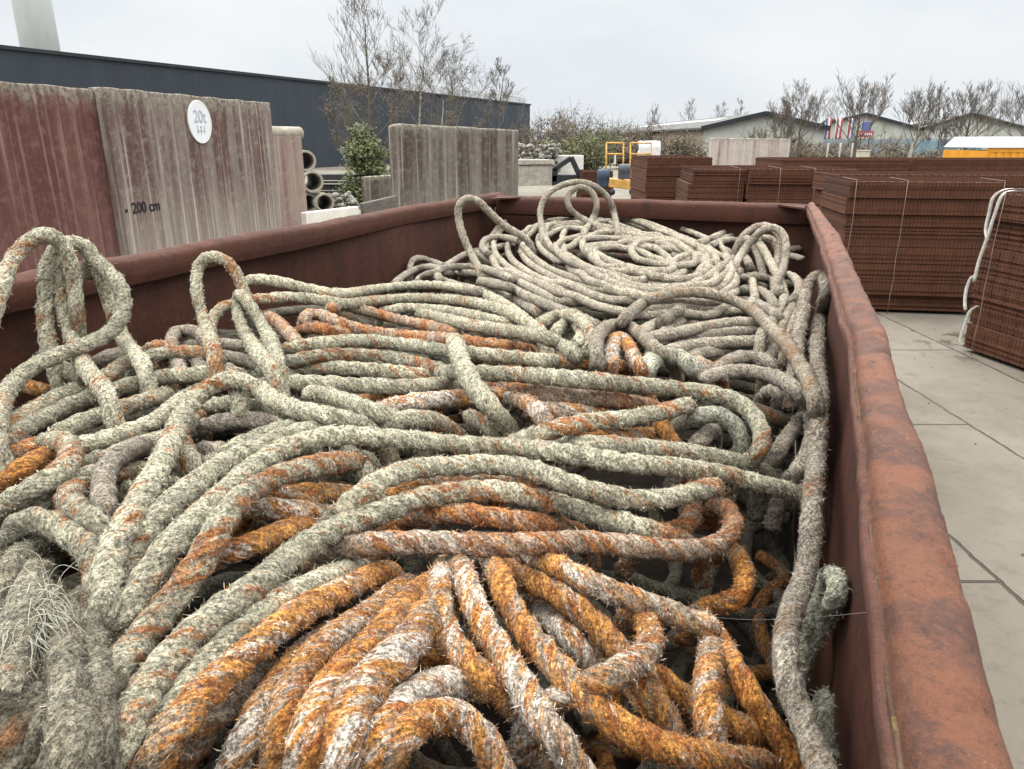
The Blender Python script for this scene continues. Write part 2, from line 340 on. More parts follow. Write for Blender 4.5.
# style: material, rust bias, frost bias, lay depth, fuzz per metre, tone
STY = {
 'pale': ('pale', .0, -.4, .22, 2600, 1.), 'palemix': ('pale', .24, -.3, .22, 2600, .98), 'mint': ('mint', -.15, -.2, .14, 2400, 1.),
 'rust': ('gold', .62, -.15, .16, 2600, .95), 'gold': ('gold', .75, .10, .19, 2800, 1.), 'frost': ('gold', .6, .38, .19, 3000, 1.),
 'pink': ('pink', .42, .05, .2, 2600, 1.), 'twist': ('pink', .38, -.2, .30, 1200, 1.), 'tan': ('tan', -.22, -.4, .19, 500, 1.),
 'tanrust': ('tan', .26, -.3, .11, 900, .95), 'grey': ('grey', .0, -.1, .13, 2000, .95), 'greyfar': ('grey', -.12, -.3, .13, 500, .92), 'fray': ('fray', -.1, -.25, .2, 2600, .85), 'deep': ('deep', .05, -.3, .15, 700, 1.), 'deepgold': ('gold', .75, -.2, .1, 1500, .62),  # deepgold: gold with its tone lowered for shade among buried ropes
}
def rope_object(P, style, seed, name='mooring_rope', R=R0, blunt=(0, 0), fuzzmul=1., lay=None, ragged=0.):
    mat, rb, fb, amp, fz, tone = STY[style]; r = np.random.default_rng(seed)
    dist = float(np.median(np.linalg.norm(P-np.array([0, 0, CAM_H]), axis=1))); dmin = float(np.min(np.linalg.norm(P-np.array([0, 0, CAM_H]), axis=1)))
    ds = min(.02, max(.007, .0065*dmin)); P = resample(P, ds); N = len(P); M = 18 if dmin < 1.8 else (14 if dmin < 3 else 10)
    u = np.concatenate([[0], np.cumsum(np.linalg.norm(np.diff(P, axis=0), axis=1))])
    T = np.gradient(P, axis=0); T /= np.linalg.norm(T, axis=1)[:, None]+1e-9
    nrm = np.zeros_like(P); a = np.cross(T[0], [0, 0, 1.]); a = a if np.linalg.norm(a) > 1e-3 else np.array([1., 0, 0]); nrm[0] = a/np.linalg.norm(a)
    for i in range(1, N):
        q = nrm[i-1]-T[i]*nrm[i-1].dot(T[i]); nrm[i] = q/(np.linalg.norm(q)+1e-9)
    bn = np.cross(T, nrm)
    th = np.linspace(0, 2*np.pi, M, endpoint=False)[None, :]; U = u[:, None]
    k = 2*np.pi/(.155*R/R0); f = [smooth_noise(int(r.integers(1e6))) for _ in range(6)]; ph = r.uniform(0, 6.28)
    phi = th-k*U+ph
    Rr = R*(1+amp*(np.abs(np.cos(1.5*phi))-.62)+.06*f[0](U*26+th*0)+.06*f[1](U*48+np.abs(np.sin(th*.5))*8)+.05*f[2](U*100+np.abs(np.cos(th*.5+1))*14))
    if ragged: Rr = Rr*(1+ragged*(f[3](U*18+np.abs(np.sin(th))*6)+.8*f[4](U*6+np.abs(np.sin(th*.5))*12)))
    for e, on in enumerate(blunt):
        if on:
            x = u if e == 0 else u[-1]-u; g = np.sqrt(np.clip(x/(R*.8), .06, 1)); Rr = Rr*g[:, None]
    V = P[:, None, :]+Rr[..., None]*(np.cos(th)[..., None]*nrm[:, None]+np.sin(th)[..., None]*bn[:, None])
    rustv = rb+.30*f[3](U*7.5)+.14*np.sin(phi+2.5*f[4](U*3))*(.4+.6*np.abs(f[5](U*5)))+.22*np.cos(3*phi)*np.abs(f[5](U*6+9))+.22*f[4](U*22+np.abs(np.sin(th*.5))*7)
    frv = fb+.28*f[5](U*9+40)+.08*np.sin(phi+2.+2.*f[0](U*4))+.2*f[1](U*26+np.abs(np.sin(th*.5))*6)
    tn = .97*tone*(r.uniform(.80, 1.12)+.16*f[2](U*3))+0*th
    W = np.stack([rustv, frv, tn], -1).reshape(-1, 3)
    so = r.uniform(-9, 9); LY = np.stack([U+0*th+so, R*np.cos(phi)+so, R*np.sin(phi)], -1).reshape(-1, 3); Lf = [LY, LY[:1], LY[-1:]]
    idx = np.arange(N*M).reshape(N, M); nx = np.roll(idx, -1, 1)
    quads = np.stack([idx[:-1], nx[:-1], nx[1:], idx[1:]], -1).reshape(-1, 4)
    Vf = [V.reshape(-1, 3), P[:1], P[-1:]]; Wf = [W, W[:1], W[-1:]]
    c0 = N*M; tris = np.concatenate([np.stack([np.full(M, c0), nx[0], idx[0]], 1), np.stack([np.full(M, c0+1), idx[-1], nx[-1]], 1)])
    nf = int(fz*u[-1]*fuzzmul*(2.3 if dmin < 1.4 else (1.8 if dmin < 1.9 else (1.2 if dmin < 2.5 else (.5 if dmin < 3.4 else .06)))))
    if nf > 0:
        i = r.integers(0, N, nf); j = r.integers(0, M, nf); Vg = V.reshape(N, M, 3)
        rd = (np.cos(th[0])[j][:, None]*nrm[i]+np.sin(th[0])[j][:, None]*bn[i]); keep = rd[:, 2] > -.75; i, j, rd = i[keep], j[keep], rd[keep]; nf = len(i)
        p0 = Vg[i, j]+T[i]*r.uniform(-.5, .5, nf)[:, None]*ds-rd*.0015
        td = np.cross(T[i], rd); dr = rd*r.uniform(.1, .75, nf)[:, None]+T[i]*r.normal(0, .6, nf)[:, None]+td*r.normal(0, .7, nf)[:, None]
        dr /= np.linalg.norm(dr, axis=1)[:, None]
        ln = r.gamma(3., .0019, nf); ln = np.clip(ln, .0025, .017)
        dd = np.linalg.norm(p0-np.array([0, 0, CAM_H]), axis=1); w = (.00036*dd+.0002)*r.uniform(.7, 1.5, nf)
        sd = np.cross(dr, r.normal(0, 1, (nf, 3))); sd /= np.linalg.norm(sd, axis=1)[:, None]
        mid = p0+dr*(ln*.55)[:, None]; tip = p0+dr*ln[:, None]+r.normal(0, .25, (nf, 3))*ln[:, None]+np.array([0, 0, -.12])*ln[:, None]
        b = c0+2; FV = np.stack([p0-sd*w[:, None], p0+sd*w[:, None], mid+sd*(w*.7)[:, None], mid-sd*(w*.7)[:, None], tip], 1).reshape(-1, 3)
        o5 = b+np.arange(nf)[:, None]*5
        quads = np.concatenate([quads, o5+np.array([[0, 1, 2, 3]])]); tris = np.concatenate([tris, o5+np.array([[3, 2, 4]])])
        wf = W.reshape(N, M, 3)[i, j].copy(); wf[:, 2] *= r.uniform(.5, 1.6, nf); wf[:, 1] += r.normal(.05, .22, nf); lf = LY.reshape(N, M, 3)[i, j]+r.normal(0, .004, (nf, 3))
        Vf.append(FV); Wf.append(np.repeat(wf, 5, 0)); Lf.append(np.repeat(lf, 5, 0))
    V = np.vstack(Vf); W = np.vstack(Wf); org = P[N//2].copy()
    me = np_mesh(name, V-org, quads=quads, tris=tris)
    at = me.attributes.new('wear', 'FLOAT_VECTOR', 'POINT'); at.data.foreach_set('vector', W.astype(np.float32).ravel())
    at = me.attributes.new('lay', 'FLOAT_VECTOR', 'POINT'); at.data.foreach_set('vector', np.vstack(Lf).astype(np.float32).ravel())
    o = link(name, me, None, ROPE_M[mat]); o.location = org
    return o
# traced ropes: layer, look, label, centre line (picture measurements turned into places on the heap; third value = distance)
# --- front left
Rope(1,'palemix','pale green rope running from left edge under the upright left loop, rust flecked','-8,440 5,430 30,412 57,397 82,387 105,378 118,368 128,361 140,359 152,368')
Rope(1,'pale','long pale green rope crossing the left half just below the rusty inner wall','-10,458 5,443 25,428 50,415 75,403 105,392 137,384 155,378 187,375 225,372 250,380')
Rope(0,'palemix','rope with a long orange tint between two pale green ropes near left edge','50,440 57,434 82,422 112,412 140,402 160,396 182,388')
Rope(0,'pale','pale green rope running up right from the orange knot at the left edge','62,455 70,449 105,440 135,430 160,418 178,403 200,390')
Rope(0,'palemix','pale rope that bends sharply down left of the big arch','70,468 100,461 130,450 160,441 180,431 197,415')
Rope(1,'grey','short grey green rope end hanging down left of the big arch','160,440 142,445 118,456 106,470 103,495 108,518',blunt=(0,1))
Rope(0,'pale','dull green rope passing above the curled rope at left','22,520 35,508 50,497 65,483 90,475 120,473 150,470')
Rope(-1,'pale','upper of two short dark green ropes in the hollow left of the arch','110,479 130,476 155,472 175,466')
Rope(-1,'pale','lower of two short dark green ropes in the hollow left of the arch','106,493 128,491 150,488 170,486')
Rope(1,'gold','orange rope at left edge, upper of the two in the knot','-8,468 5,460 25,450 42,444 58,441')
Rope(1,'gold','bright orange rope at left edge, lower of the two in the knot','-10,492 5,481 25,468 45,456 60,449')
Rope(2,'palemix','thick pale rope curling round the orange knot at the left edge','40,446 50,440 63,441 71,450 69,463 56,476 30,490 5,505 -10,514')
Rope(2,'pale','pale rope curled over beside the frayed mass, one rust patch on top','12,548 11,532 20,520 36,518 55,525 80,542 95,558 99,577 96,605 95,635')
Rope(2,'palemix','pale rope with two rust stripes lying beside the curled rope','88,486 72,488 66,498 78,513 100,524 112,537 115,556')
Rope(3,'pale','big pale green arch standing out of the heap at left centre','107,632 104,602 107,573 112,552 122,530 138,505 155,475 170,445 181,418 195,398 215,384 235,379 255,386 275,401 303,411 335,417 368,427')
Rope(0,'palemix','short pale rope leaning behind the big arch','178,436 188,458 198,478')
Rope(2,'pale','pale rope sweeping down left, outermost of the three below the arch','112,634 116,602 124,577 133,552 148,530 170,506 195,485 225,463 255,449 280,438 312,430 340,428')
Rope(2,'pale','longest pale rope, sweeping from lower left across to the right wall','110,640 130,607 148,577 165,551 190,526 218,500 245,475 275,453 310,440 340,435 375,437 410,440 450,444 485,446 520,447 575,455 625,463 675,467 715,473 755,482 798,494')
Rope(2,'palemix','pale rope sweeping down left, innermost of the three below the arch','92,712 108,682 130,652 152,625 172,600 192,575 208,548 222,522 240,500 262,484 292,471 325,464 362,460')
Rope(3,'palemix','thick pale rope snaking across the centre with one big rust patch','328,524 350,503 370,487 390,476 420,468 455,466 487,464 525,468 550,476 580,488 612,497 645,501 675,497 705,489 724,486',blunt=(0,1))
Rope(2,'palemix','long pale rope bending down to the bottom left corner, turning rusty at right','98,790 122,738 142,698 172,655 205,622 235,600 264,580 290,557 320,536 350,522 385,511 415,500 450,493 486,490 520,495 570,507 612,520 650,530 690,545')
Rope(1,'pale','pale rope hugging the underside of the long bending rope','122,795 150,742 172,708 200,672 226,645 258,616 290,596 325,580 352,569')
Rope(1,'gold','deep orange rope beside the pale pair at bottom left, no white on it','142,790 155,757 180,719 212,685 250,652 285,622 320,602 350,586 382,571')
Rope(1,'frost','orange rope with a long whitish band, right of the deep orange one','272,790 281,720 292,686 315,656 340,633 370,614 405,586')
Rope(0,'frost','whitish frayed rope squeezed low between two orange ropes at bottom','226,790 245,740 262,708 280,684 302,658 330,632')
Rope(-1,'pink','dull frayed rope in the shade under the deep orange rope','175,770 200,728 230,700 262,672')
Rope(1,'gold','golden rope slanting down from the knot to the bottom edge','446,574 437,582 415,592 395,618 370,645 345,668 322,696 308,730 298,790')
Rope(2,'frost','thick rope shaggy with white fibres at the bottom centre left','432,604 412,640 394,660 370,682 352,705 340,735 334,790',R=.031)
Rope(1,'frost','shaggy rope with golden side right of the thick shaggy one','398,655 385,673 372,705 362,740 356,790')
Rope(1,'frost','rope bending in a hook, grey left half and orange right half, bottom centre','500,690 480,685 450,681 420,686 398,704 382,728 370,752 362,790')
Rope(0,'gold','short orange rope peeping above the hooked rope at bottom centre','400,678 418,668 440,655')
Rope(1,'gold','golden rope arching at the bottom edge, open hollow beneath','376,785 390,750 405,732 425,716 447,711 465,718 482,737 495,760 506,792')
Rope(1,'frost','orange and white rope, first of the fan right of the knot','446,565 440,580 437,597 440,618 450,640 468,665 488,683 512,702')
Rope(2,'frost','orange and white rope, second of the fan right of the knot','456,555 464,575 477,612 497,647 520,682 540,717 560,742 590,790')
Rope(2,'gold','golden rope crossing to the bottom right, ending in a white shaggy length','486,552 500,577 512,610 535,642 560,670 585,697 610,722 640,738 677,751 715,760 765,764')
Rope(0,'gold','dark golden rope lying in the shade under the fan','505,566 517,575 550,590 580,610 605,633 625,657 642,682 662,712 680,745')
Rope(-1,'frost','short white shaggy rope in the gap behind the golden fan','540,612 560,628 578,646 598,668')
Rope(3,'frost','short rope bent like an elbow over the fan, white band at its bend','565,694 587,687 610,677 635,664 651,648 652,630 640,614')
Rope(2,'frost','straight orange rope with a white middle, ending bluntly at right','528,552 542,560 570,572 605,590 640,602 675,615 700,624 729,633',blunt=(0,1))
Rope(1,'deepgold','straight golden rope slanting to the bottom right corner of the heap','715,632 724,652 740,677 757,707 780,737 800,775',tone=1.)
Rope(2,'frost','rope banded white and orange standing steeply at bottom right','713,640 712,655 707,682 707,707 710,738 718,765')
Rope(0,'gold','short golden rope joining the steep banded rope at bottom right','712,708 722,717 745,730 775,748')
Rope(-1,'gold','dark golden rope under the elbow, upper of two','620,650 640,664 670,687 700,711')
Rope(-1,'gold','dark golden rope under the elbow, lower of two','622,672 640,693 660,718 680,745')
Rope(2,'pink','rusty striped rope lying straight across the fan, bent up at its right end','338,548 380,543 420,542 460,544 500,545 550,543 600,543 650,548 690,551 717,546 733,533 735,518 722,505')
Rope(-1,'gold','dark rusty rope bending down below the striped rope at right','728,543 742,562 746,582 738,600 715,604')
Rope(0,'pink','pinkish rope lying between striped rope and long rusty rope','405,519 450,512 490,517 530,522 575,531')
Rope(0,'pink','short pinkish curve tucked under the bent end at centre right','655,535 680,530 694,518 692,503')
Rope(0,'gold','orange rope behind the sweeping pale ropes, upper of two','262,500 280,496 310,493 335,494 364,497')
Rope(0,'frost','orange and white rope behind the sweeping pale ropes, lower of two','240,508 252,507 280,510 312,513 342,511')
Rope(0,'gold','burnt orange rope rising right from the dark hollow at left centre','198,566 210,560 230,552 260,542 290,530 320,519')
Rope(-1,'gold','short dark orange stub at the edge of the hollow, left of centre','296,566 315,558 345,549')
Rope(0,'pale','short pale rope dropping under the snaking centre rope','348,452 358,463 370,480 378,494')
Rope(0,'frost','short white and orange rope hidden under the snaking centre rope','376,503 410,491 440,485 480,480')
Rope(0,'pink','pink grey rope just under the snaking rope at centre','445,494 470,486 495,483 522,484')
Rope(1,'pale','pale rope doubled behind the three sweeping ropes','205,468 240,447 262,437 290,428 325,424')
# --- frayed mass bottom left
for i,(lab,pp,rr) in enumerate((('widest frayed strand of the bottom left bundle, on its right side','78,604 84,640 92,690 97,800',.026),('frayed strand in the bottom left bundle, just left of the widest','64,614 66,660 66,715 58,800',.022),('frayed strand running slantwise to the bottom left corner','50,596 46,640 36,695 22,800',.023),('frayed strand at the left frame edge, leaning left','34,572 24,615 10,665 -8,740',.022),('frayed strand topmost at the left frame edge','24,552 10,575 -4,600 -15,640',.023),('loose frayed strand low in the bottom left bundle','80,700 74,740 70,800',.026),('frayed strand in the very corner at bottom left','30,690 14,730 -4,790',.026))):
    Rope(2+(i%2),'fray',lab,pp,R=rr,ragged=.15,name='frayed_rope',fuzz=1.3,dz=.02)
# --- middle
Rope(3,'pale','long straight pale rope across the middle, hooking down at its right end','436,372 477,373 525,375 575,379 625,384 677,389 710,393 737,401 755,417 763,434 760,452 746,464')
Rope(1,'mint','minty green hook inside the bend of the long straight rope','680,424 695,417 712,413 727,418 740,431 743,447 734,460')
Rope(2,'palemix','pale rope with orange patch slanting up to a blunt end, right of centre','512,443 530,437 555,429 590,422 625,419 662,412 697,402',blunt=(0,1))
Rope(4,'pale','short thick grey green rope lying over the others with rounded top end','453,338 458,352 464,368 474,386 488,404 506,424',blunt=(1,0),R=.027)
Rope(1,'pale','grey stub right below the short thick rope','458,412 470,415 483,424 502,440',blunt=(1,0))
Rope(1,'frost','whitish orange rope bending down below the long straight rope','498,398 512,399 532,405 545,420 552,436')
Rope(0,'pink','dark rusty rope in the shadow of the long straight rope','488,386 525,390 555,395 590,398 625,402 655,407')
Rope(0,'frost','white and orange rope in the gap above the blunt slanted rope','538,409 560,411 580,413 605,417')
Rope(0,'gold','rusty rope in the shadow below the blunt slanted rope','570,440 600,438 630,437 662,434')
Rope(0,'frost','short whitish rope dropping right of the blunt slanted rope','657,418 664,430 678,450')
Rope(0,'grey','short grey rope lying inside the hook, right of centre','690,450 700,440 712,430')
Rope(2,'pale','pale rope along the top of the middle bundle, from the hanging twins','268,358 285,350 305,346 335,342 370,341 405,345 440,350 475,354 510,357 560,363')
Rope(1,'palemix','second rope of the middle bundle, brown flecks along it','268,372 290,362 312,357 340,355 370,356 400,360 425,365 460,377')
Rope(0,'palemix','third rope of the middle bundle, mostly covered','262,376 295,369 330,367 370,370 410,374 450,380')
Rope(1,'pale','short pale rope with a rounded left end in the middle bundle','252,373 262,369 275,370 300,376',blunt=(1,0))
Rope(1,'pale','lowest long pale rope of the middle bundle','246,386 292,383 330,384 370,386 410,387 465,382')
Rope(2,'pale','short pale rope with a blunt left end, slanting below the middle bundle','301,398 315,392 342,400 370,410 400,421',blunt=(1,0))
Rope(-1,'gold','orange rope in the shade under the lowest pale rope','355,402 375,399 405,396 430,392')
Rope(1,'frost','orange and white rope pointing at the short thick overlying rope','375,411 385,407 410,402 442,399 475,397 510,392')
Rope(1,'palemix','rope arched like an eyebrow with orange middle, centre left','366,434 378,427 398,420 420,418 440,422 460,436')
Rope(-1,'grey','dark grey rope under the eyebrow shaped rope and the big arch','185,434 215,423 240,419 262,421 285,430')
Rope(-1,'pale','dark green rope inside the big arch, left centre','200,411 218,404 235,402 262,410')
Rope(-1,'grey','small frayed grey rope under the leg of the big arch','185,458 205,449 222,451 240,460')
Rope(0,'gold','bright orange rope running along the long straight rope, centre','515,366 545,362 575,362 605,364 640,370')
# --- upper bundle
Rope(2,'pale','top pale rope of the upper bundle with a tight loop at its left end','267,332,2.85 255,314,2.95 245,300,3.02 241,288,3.05 246,281,3.06 256,279,3.06 285,283,3.08 312,290,3.1 340,294,3.12 370,290 400,286 430,285 460,288 490,297 515,312 540,332')
Rope(2,'palemix','rope of the upper bundle with orange patches, looping down at its left end','236,382 224,360,2.65 213,340,2.75 211,322,2.86 220,308,2.92 240,302,2.96 262,299,2.99 290,297,3.02 320,300,3.03 345,304,3.03 380,300 410,298 445,299 480,304 510,313 540,330')
Rope(1,'pale','thin looking pale rope just below the orange patched upper rope','382,312 405,308 440,310 470,315 500,322 530,330')
Rope(2,'pale','thick green rope at the right end of the upper bundle','420,313 438,317 470,325 500,330 535,335 560,344 580,360')
Rope(1,'twist','strongly twisted rusty rope with a rounded left end, top one of three','327,310 342,306 370,312 400,320 430,326 460,336',blunt=(1,0))
Rope(1,'twist','strongly twisted rusty rope turning orange, middle one of three','303,324 308,314 320,315 340,323 365,331 405,336 445,339 490,345 530,350')
Rope(0,'twist','strongly twisted rusty rope, lowest and shortest of three','296,333 310,327 335,332 365,338')
Rope(0,'gold','orange rope below the three twisted ropes','375,343 405,344 435,346 470,350')
Rope(0,'pink','rusty rope slanting down beside the hanging twin ropes','256,316 267,316 279,323 291,336 305,350')
Rope(3,'pale','pale rope hanging down left of the upper bundle, left one of a twin pair','237,306,2.93 239,318,2.85 245,334,2.75 256,350 270,368')
Rope(3,'pale','pale rope hanging down left of the upper bundle, right one of a twin pair','243,296,2.92 254,312,2.85 264,328,2.78 272,345 277,362')
Rope(3,'palemix','tall rounded loop standing before the brown inner wall, left centre','247,300,2.95 242,286,2.98 235,270,3.0 225,259,3.0 215,256,3.0 205,257,3.0 199,264,3.0 196,280,2.95 198,300,2.9 205,324,2.8 213,350')
Rope(0,'grey','small grey loop behind the foot of the tall rounded loop','176,358 171,343 176,332 188,330 200,334 206,346')
Rope(0,'pink','brown knob of rope beside the left loops','146,356 152,347 162,347 168,356')
Rope(1,'palemix','thick rope lying under the tall rounded loop','138,365 158,354 178,352 207,354 222,362')
Rope(0,'grey','short grey rope standing under the tall rounded loop, left of two','176,358 180,370 188,384')
Rope(0,'grey','short grey rope standing under the tall rounded loop, right of two','196,356 202,370 210,382')
Rope(-1,'grey','dark grey rope by the wall behind the hanging twins, upper of two','178,348 205,343 230,345 262,352')
Rope(-1,'grey','dark grey rope by the wall behind the hanging twins, lower of two','212,355 235,358 262,366 280,374')
# --- loops standing at the left
Rope(3,'palemix','rust tinted rope arching highest at the left edge','-12,330,2.0 -2,300,2.05 4,280,2.1 11,262,2.15 22,247,2.2 36,236,2.23 48,232,2.25 60,239,2.27 69,256,2.28 74,282,2.28 77,310,2.26 79,345')
Rope(3,'pale','narrow upright loop of pale rope inside the rust tinted arch','52,358,2.2 47,340,2.22 45,315,2.25 46,285,2.28 51,264,2.3 57,254,2.31 62,262,2.31 61,285,2.3 63,310,2.28 72,338,2.25 86,368 105,390')
Rope(3,'pale','pale rope falling from the crown of the left loops to the wall side','66,243,2.33 76,239,2.35 89,250,2.37 99,270,2.38 107,293,2.38 114,318,2.36 124,340,2.33 142,362')
Rope(3,'pale','pale rope of the left loops swinging round in a wide bow to the left edge','98,262,2.36 109,272,2.33 119,284,2.3 125,300,2.27 122,318,2.22 110,333,2.18 88,344,2.12 60,354,2.06 32,367,2.0 14,382 2,402 -4,430')
Rope(1,'pale','short pale rope at the foot of the left loops','50,356 60,366 74,374 95,384')
Rope(-1,'gold','short dark rusty rope in the shade under the left loops','15,384 30,387 55,394')
Rope(0,'grey','short grey rope behind the foot of the left loops','92,366 105,357 128,351')
# --- right
Rope(4,'tanrust','long rust speckled rope arching over the pale sheaf towards the right wall','618,326 640,305 660,296 682,292 710,294 735,301 755,312 772,330 787,345 800,365 809,383 815,402 818,430')
Rope(3,'grey','long grey rope looped up at the right wall, running to the bottom','795,372 797,345 801,320 806,292,3.2 811,279,3.3 819,275,3.35 826,284,3.35 824,301,3.2 819,320,3.0 817,345 818,370 820,395 819,420 817,450 814,480 812,510 810,550 804,578 794,605 787,630 785,657 788,682 797,707 808,735 828,785')
Rope(2,'grey','grey rope curving down beside the tall one at the right wall','808,388 812,412 813,435 806,458 790,480')
Rope(0,'mint','minty green loop tucked behind the long grey rope at the right wall','806,640 812,612 818,587 828,575 837,579 838,592 832,607 822,622 812,640',R=.019)
Rope(1,'mint','minty green rope end standing up in the bottom right gap','826,682 823,704 822,727 828,758',blunt=(1,0),R=.019)
Rope(1,'grey','thick grey twisted rope lying steep, right of the big hook','802,418 794,429 780,448 768,470')
Rope(1,'pale','thin looking rope lying just above the longest pale rope','550,446 600,445 640,448 690,453 730,461 772,473')
Rope(3,'grey','grey rope in a low hoop with a blunt left end, upper right','700,380 722,373 747,371 770,375 787,383 802,395 814,410',blunt=(1,0))
Rope(2,'grey','grey rope arched above the low hoop, upper right','708,374 718,368 733,359 750,356 765,360 784,375')
Rope(2,'mint','thick pale green hump of rope left of the low hoop','644,378 650,362 667,355 686,361 700,376',R=.03)
Rope(1,'pink','rust speckled rope poking out right of the green hump','686,357 698,362 716,371')
Rope(0,'grey','small light loop deep under the low hoop','762,398 771,389 780,395 777,408')
Rope(-1,'deep','rope coloured dark for shade in the hollow under the low hoop','745,408 765,412 785,422 800,432')
Rope(0,'grey','mottled rope along the right wall left of the tall loop, upper of two','766,366 774,348 783,325 793,308 803,294')
Rope(1,'grey','mottled rope along the right wall left of the tall loop, lower of two','782,370 788,345 795,322 803,305')
Rope(2,'tan','clean pale rope snaking down the right side of the heap','757,240,4.5 765,252,4.3 774,269,4.05 782,286,3.75 784,301,3.45 776,316,3.15 762,334')
Rope(2,'greyfar','mottled hoop near the back right corner','737,262 744,250,4.45 754,238,4.45 764,229,4.42 775,227,4.38 784,236,4.32 786,250,4.25 783,268,4.1 776,282')
Rope(1,'greyfar','mottled hoop behind the first one near the back right corner','738,244,4.65 744,235,4.65 753,228,4.65 766,225,4.62 776,231,4.55')
Rope(0,'greyfar','small inner rope of the back right hoops','762,238,4.5 772,239,4.45 778,250,4.4 777,266,4.2')
Rope(1,'greyfar','short steep rope under the back right hoops, right one of three','749,240,4.5 758,254,4.4 763,275,4.2')
Rope(1,'greyfar','short steep rope under the back right hoops, middle one of three','745,257 750,266 753,282')
Rope(1,'greyfar','short steep rope under the back right hoops, left one of three','726,250 734,260 742,277')
Rope(2,'tan','cut rope end pointing up at the back wall, right of the coil','692,246 707,240 725,232 742,220',blunt=(0,1))
Rope(1,'tan','rope lying below the cut end at the back wall','700,250 715,242 732,236 746,234')
Rope(0,'greyfar','grey rope arched behind the cut end at the back wall','690,236 700,227 714,226 724,233')
Rope(1,'greyfar','rope crossing low right of the coil','706,248 722,241 736,240 748,246')
Rope(0,'greyfar','upper short stub of rope against the right wall at the back','782,246 792,242 804,236',blunt=(0,1))
Rope(0,'greyfar','middle short stub of rope against the right wall at the back','782,251 792,249 804,248',blunt=(0,1))
Rope(0,'greyfar','lower short stub of rope against the right wall at the back','782,257 792,256 803,259',blunt=(0,1))
Rope(1,'greyfar','mottled bend of rope right of the clean snaking rope','776,276 789,275 798,282 799,293 790,303')
Rope(1,'tan','rope running right from the coil to the clean snaking rope, upper of three','732,284 745,278 760,277 774,283 783,297')
Rope(1,'tan','rope running right from the coil to the clean snaking rope, middle of three','735,292 750,289 764,293 773,302 776,314')
Rope(1,'greyfar','rope running right from the coil to the clean snaking rope, lowest of three','742,300 758,304 772,312 782,322')
# sheaf under the coil
Rope(1,'tan','pale rope of the sheaf under the rust speckled arch, leftmost one','630,340 645,330 662,321 682,308 704,297')
Rope(1,'tan','pale rope of the sheaf under the rust speckled arch, second from left','655,339 668,330 686,317 708,303')
Rope(0,'tan','pale rope of the sheaf under the rust speckled arch, third from left','684,331 695,323 712,312 734,302')
Rope(2,'tanrust','brown speckled rope lying across the sheaf, uppermost','640,342 655,337 682,332 715,325 745,322 772,326')
Rope(1,'tan','pale rope lying across the sheaf, second from the top','660,345 675,341 705,336 740,332 776,334')
Rope(1,'tan','pale rope lying across the sheaf, third from the top','658,356 672,350 698,345 735,342 776,341')
Rope(0,'greyfar','grey rope lying across the sheaf, lowest','682,362 697,355 728,350 776,347')
Rope(2,'grey','short whitish frayed piece on the sheaf below the coil','657,326 668,318 683,307',fuzz=4)
# small loops at centre top
Rope(2,'pale','small round loop of green rope near the top centre','536,328 545,320 558,315 573,316 585,325 592,338 588,358')
Rope(1,'palemix','inner turn of the small round loop near the top centre','552,338 560,327 570,322 580,328 581,340 570,350')
Rope(3,'tanrust','pinkish loop standing right of the small round green loop','598,368 596,348 600,332 612,325 626,325 640,334 655,348 672,362')
Rope(2,'frost','white and orange rope hanging through the pinkish loop','610,372 612,350 617,337 624,339 633,356 645,376')
# --- left of the coil
Rope(3,'tan','tall slender loop standing between the coil and the brown left wall','478,266 472,256,4.45 464,238,4.5 458,216,4.55 459,204,4.55 466,198,4.55 477,200,4.55 490,213,4.6 506,227,4.65 524,237,4.7')
Rope(2,'greyfar','grey rope bent round left of the coil, close to the tall slender loop','490,256 482,246 486,239 501,237 524,242')
Rope(1,'greyfar','grey rope rising behind the foot of the tall slender loop','440,270 452,262 466,254 486,249 512,245')
Rope(1,'greyfar','dark bent rope against the left wall, upper of two','410,272 411,262 418,258 430,261 450,269')
Rope(1,'greyfar','dark bent rope against the left wall, lower of two','392,286 402,277 413,271 427,267 446,270')
Rope(1,'greyfar','short dark rope just right of the two bent wall ropes','414,285 424,276 440,272 455,274')
Rope(2,'tan','pale rope doubled back in a narrow bend left of the coil','484,294 470,289 452,284 440,279 437,272 445,268 460,267 480,268 497,273 520,283 540,293 560,305')
Rope(1,'tan','pale rope running inside the narrow bend left of the coil','448,274 465,273 482,274 506,278 530,288 556,300')
Rope(2,'tan','pale rope slanting from the bend down to the small round loop','480,281 490,283 510,288 530,298 555,308 575,315 604,330')
Rope(0,'greyfar','grey rope beneath the slanting pale rope left of the coil','482,288 500,293 518,301 545,318')
Rope(1,'tan','short pale rope squeezed between loop foot and coil','476,252 486,258 502,268')
Rope(1,'tan','straight pale rope lying along the near side of the coil','545,303 570,302 600,301 640,301 672,304')
Rope(3,'tan','large free hoop standing up behind the coil','543,236 541,222,5.5 540,210,5.6 546,196,5.65 560,186,5.7 580,182,5.7 598,188,5.7 610,201,5.7 615,217,5.65 618,232')
Rope(3,'tan','small free ring of rope inside the large hoop behind the coil','598,226 580,217,5.6 570,209,5.6 567,199,5.62 572,190,5.65 583,187,5.65 593,193,5.65 597,206,5.62 592,220,5.6 584,232')
Rope(1,'greyfar','grey rope lying behind the coil beside the back wall','592,222 604,214 618,211 645,217')
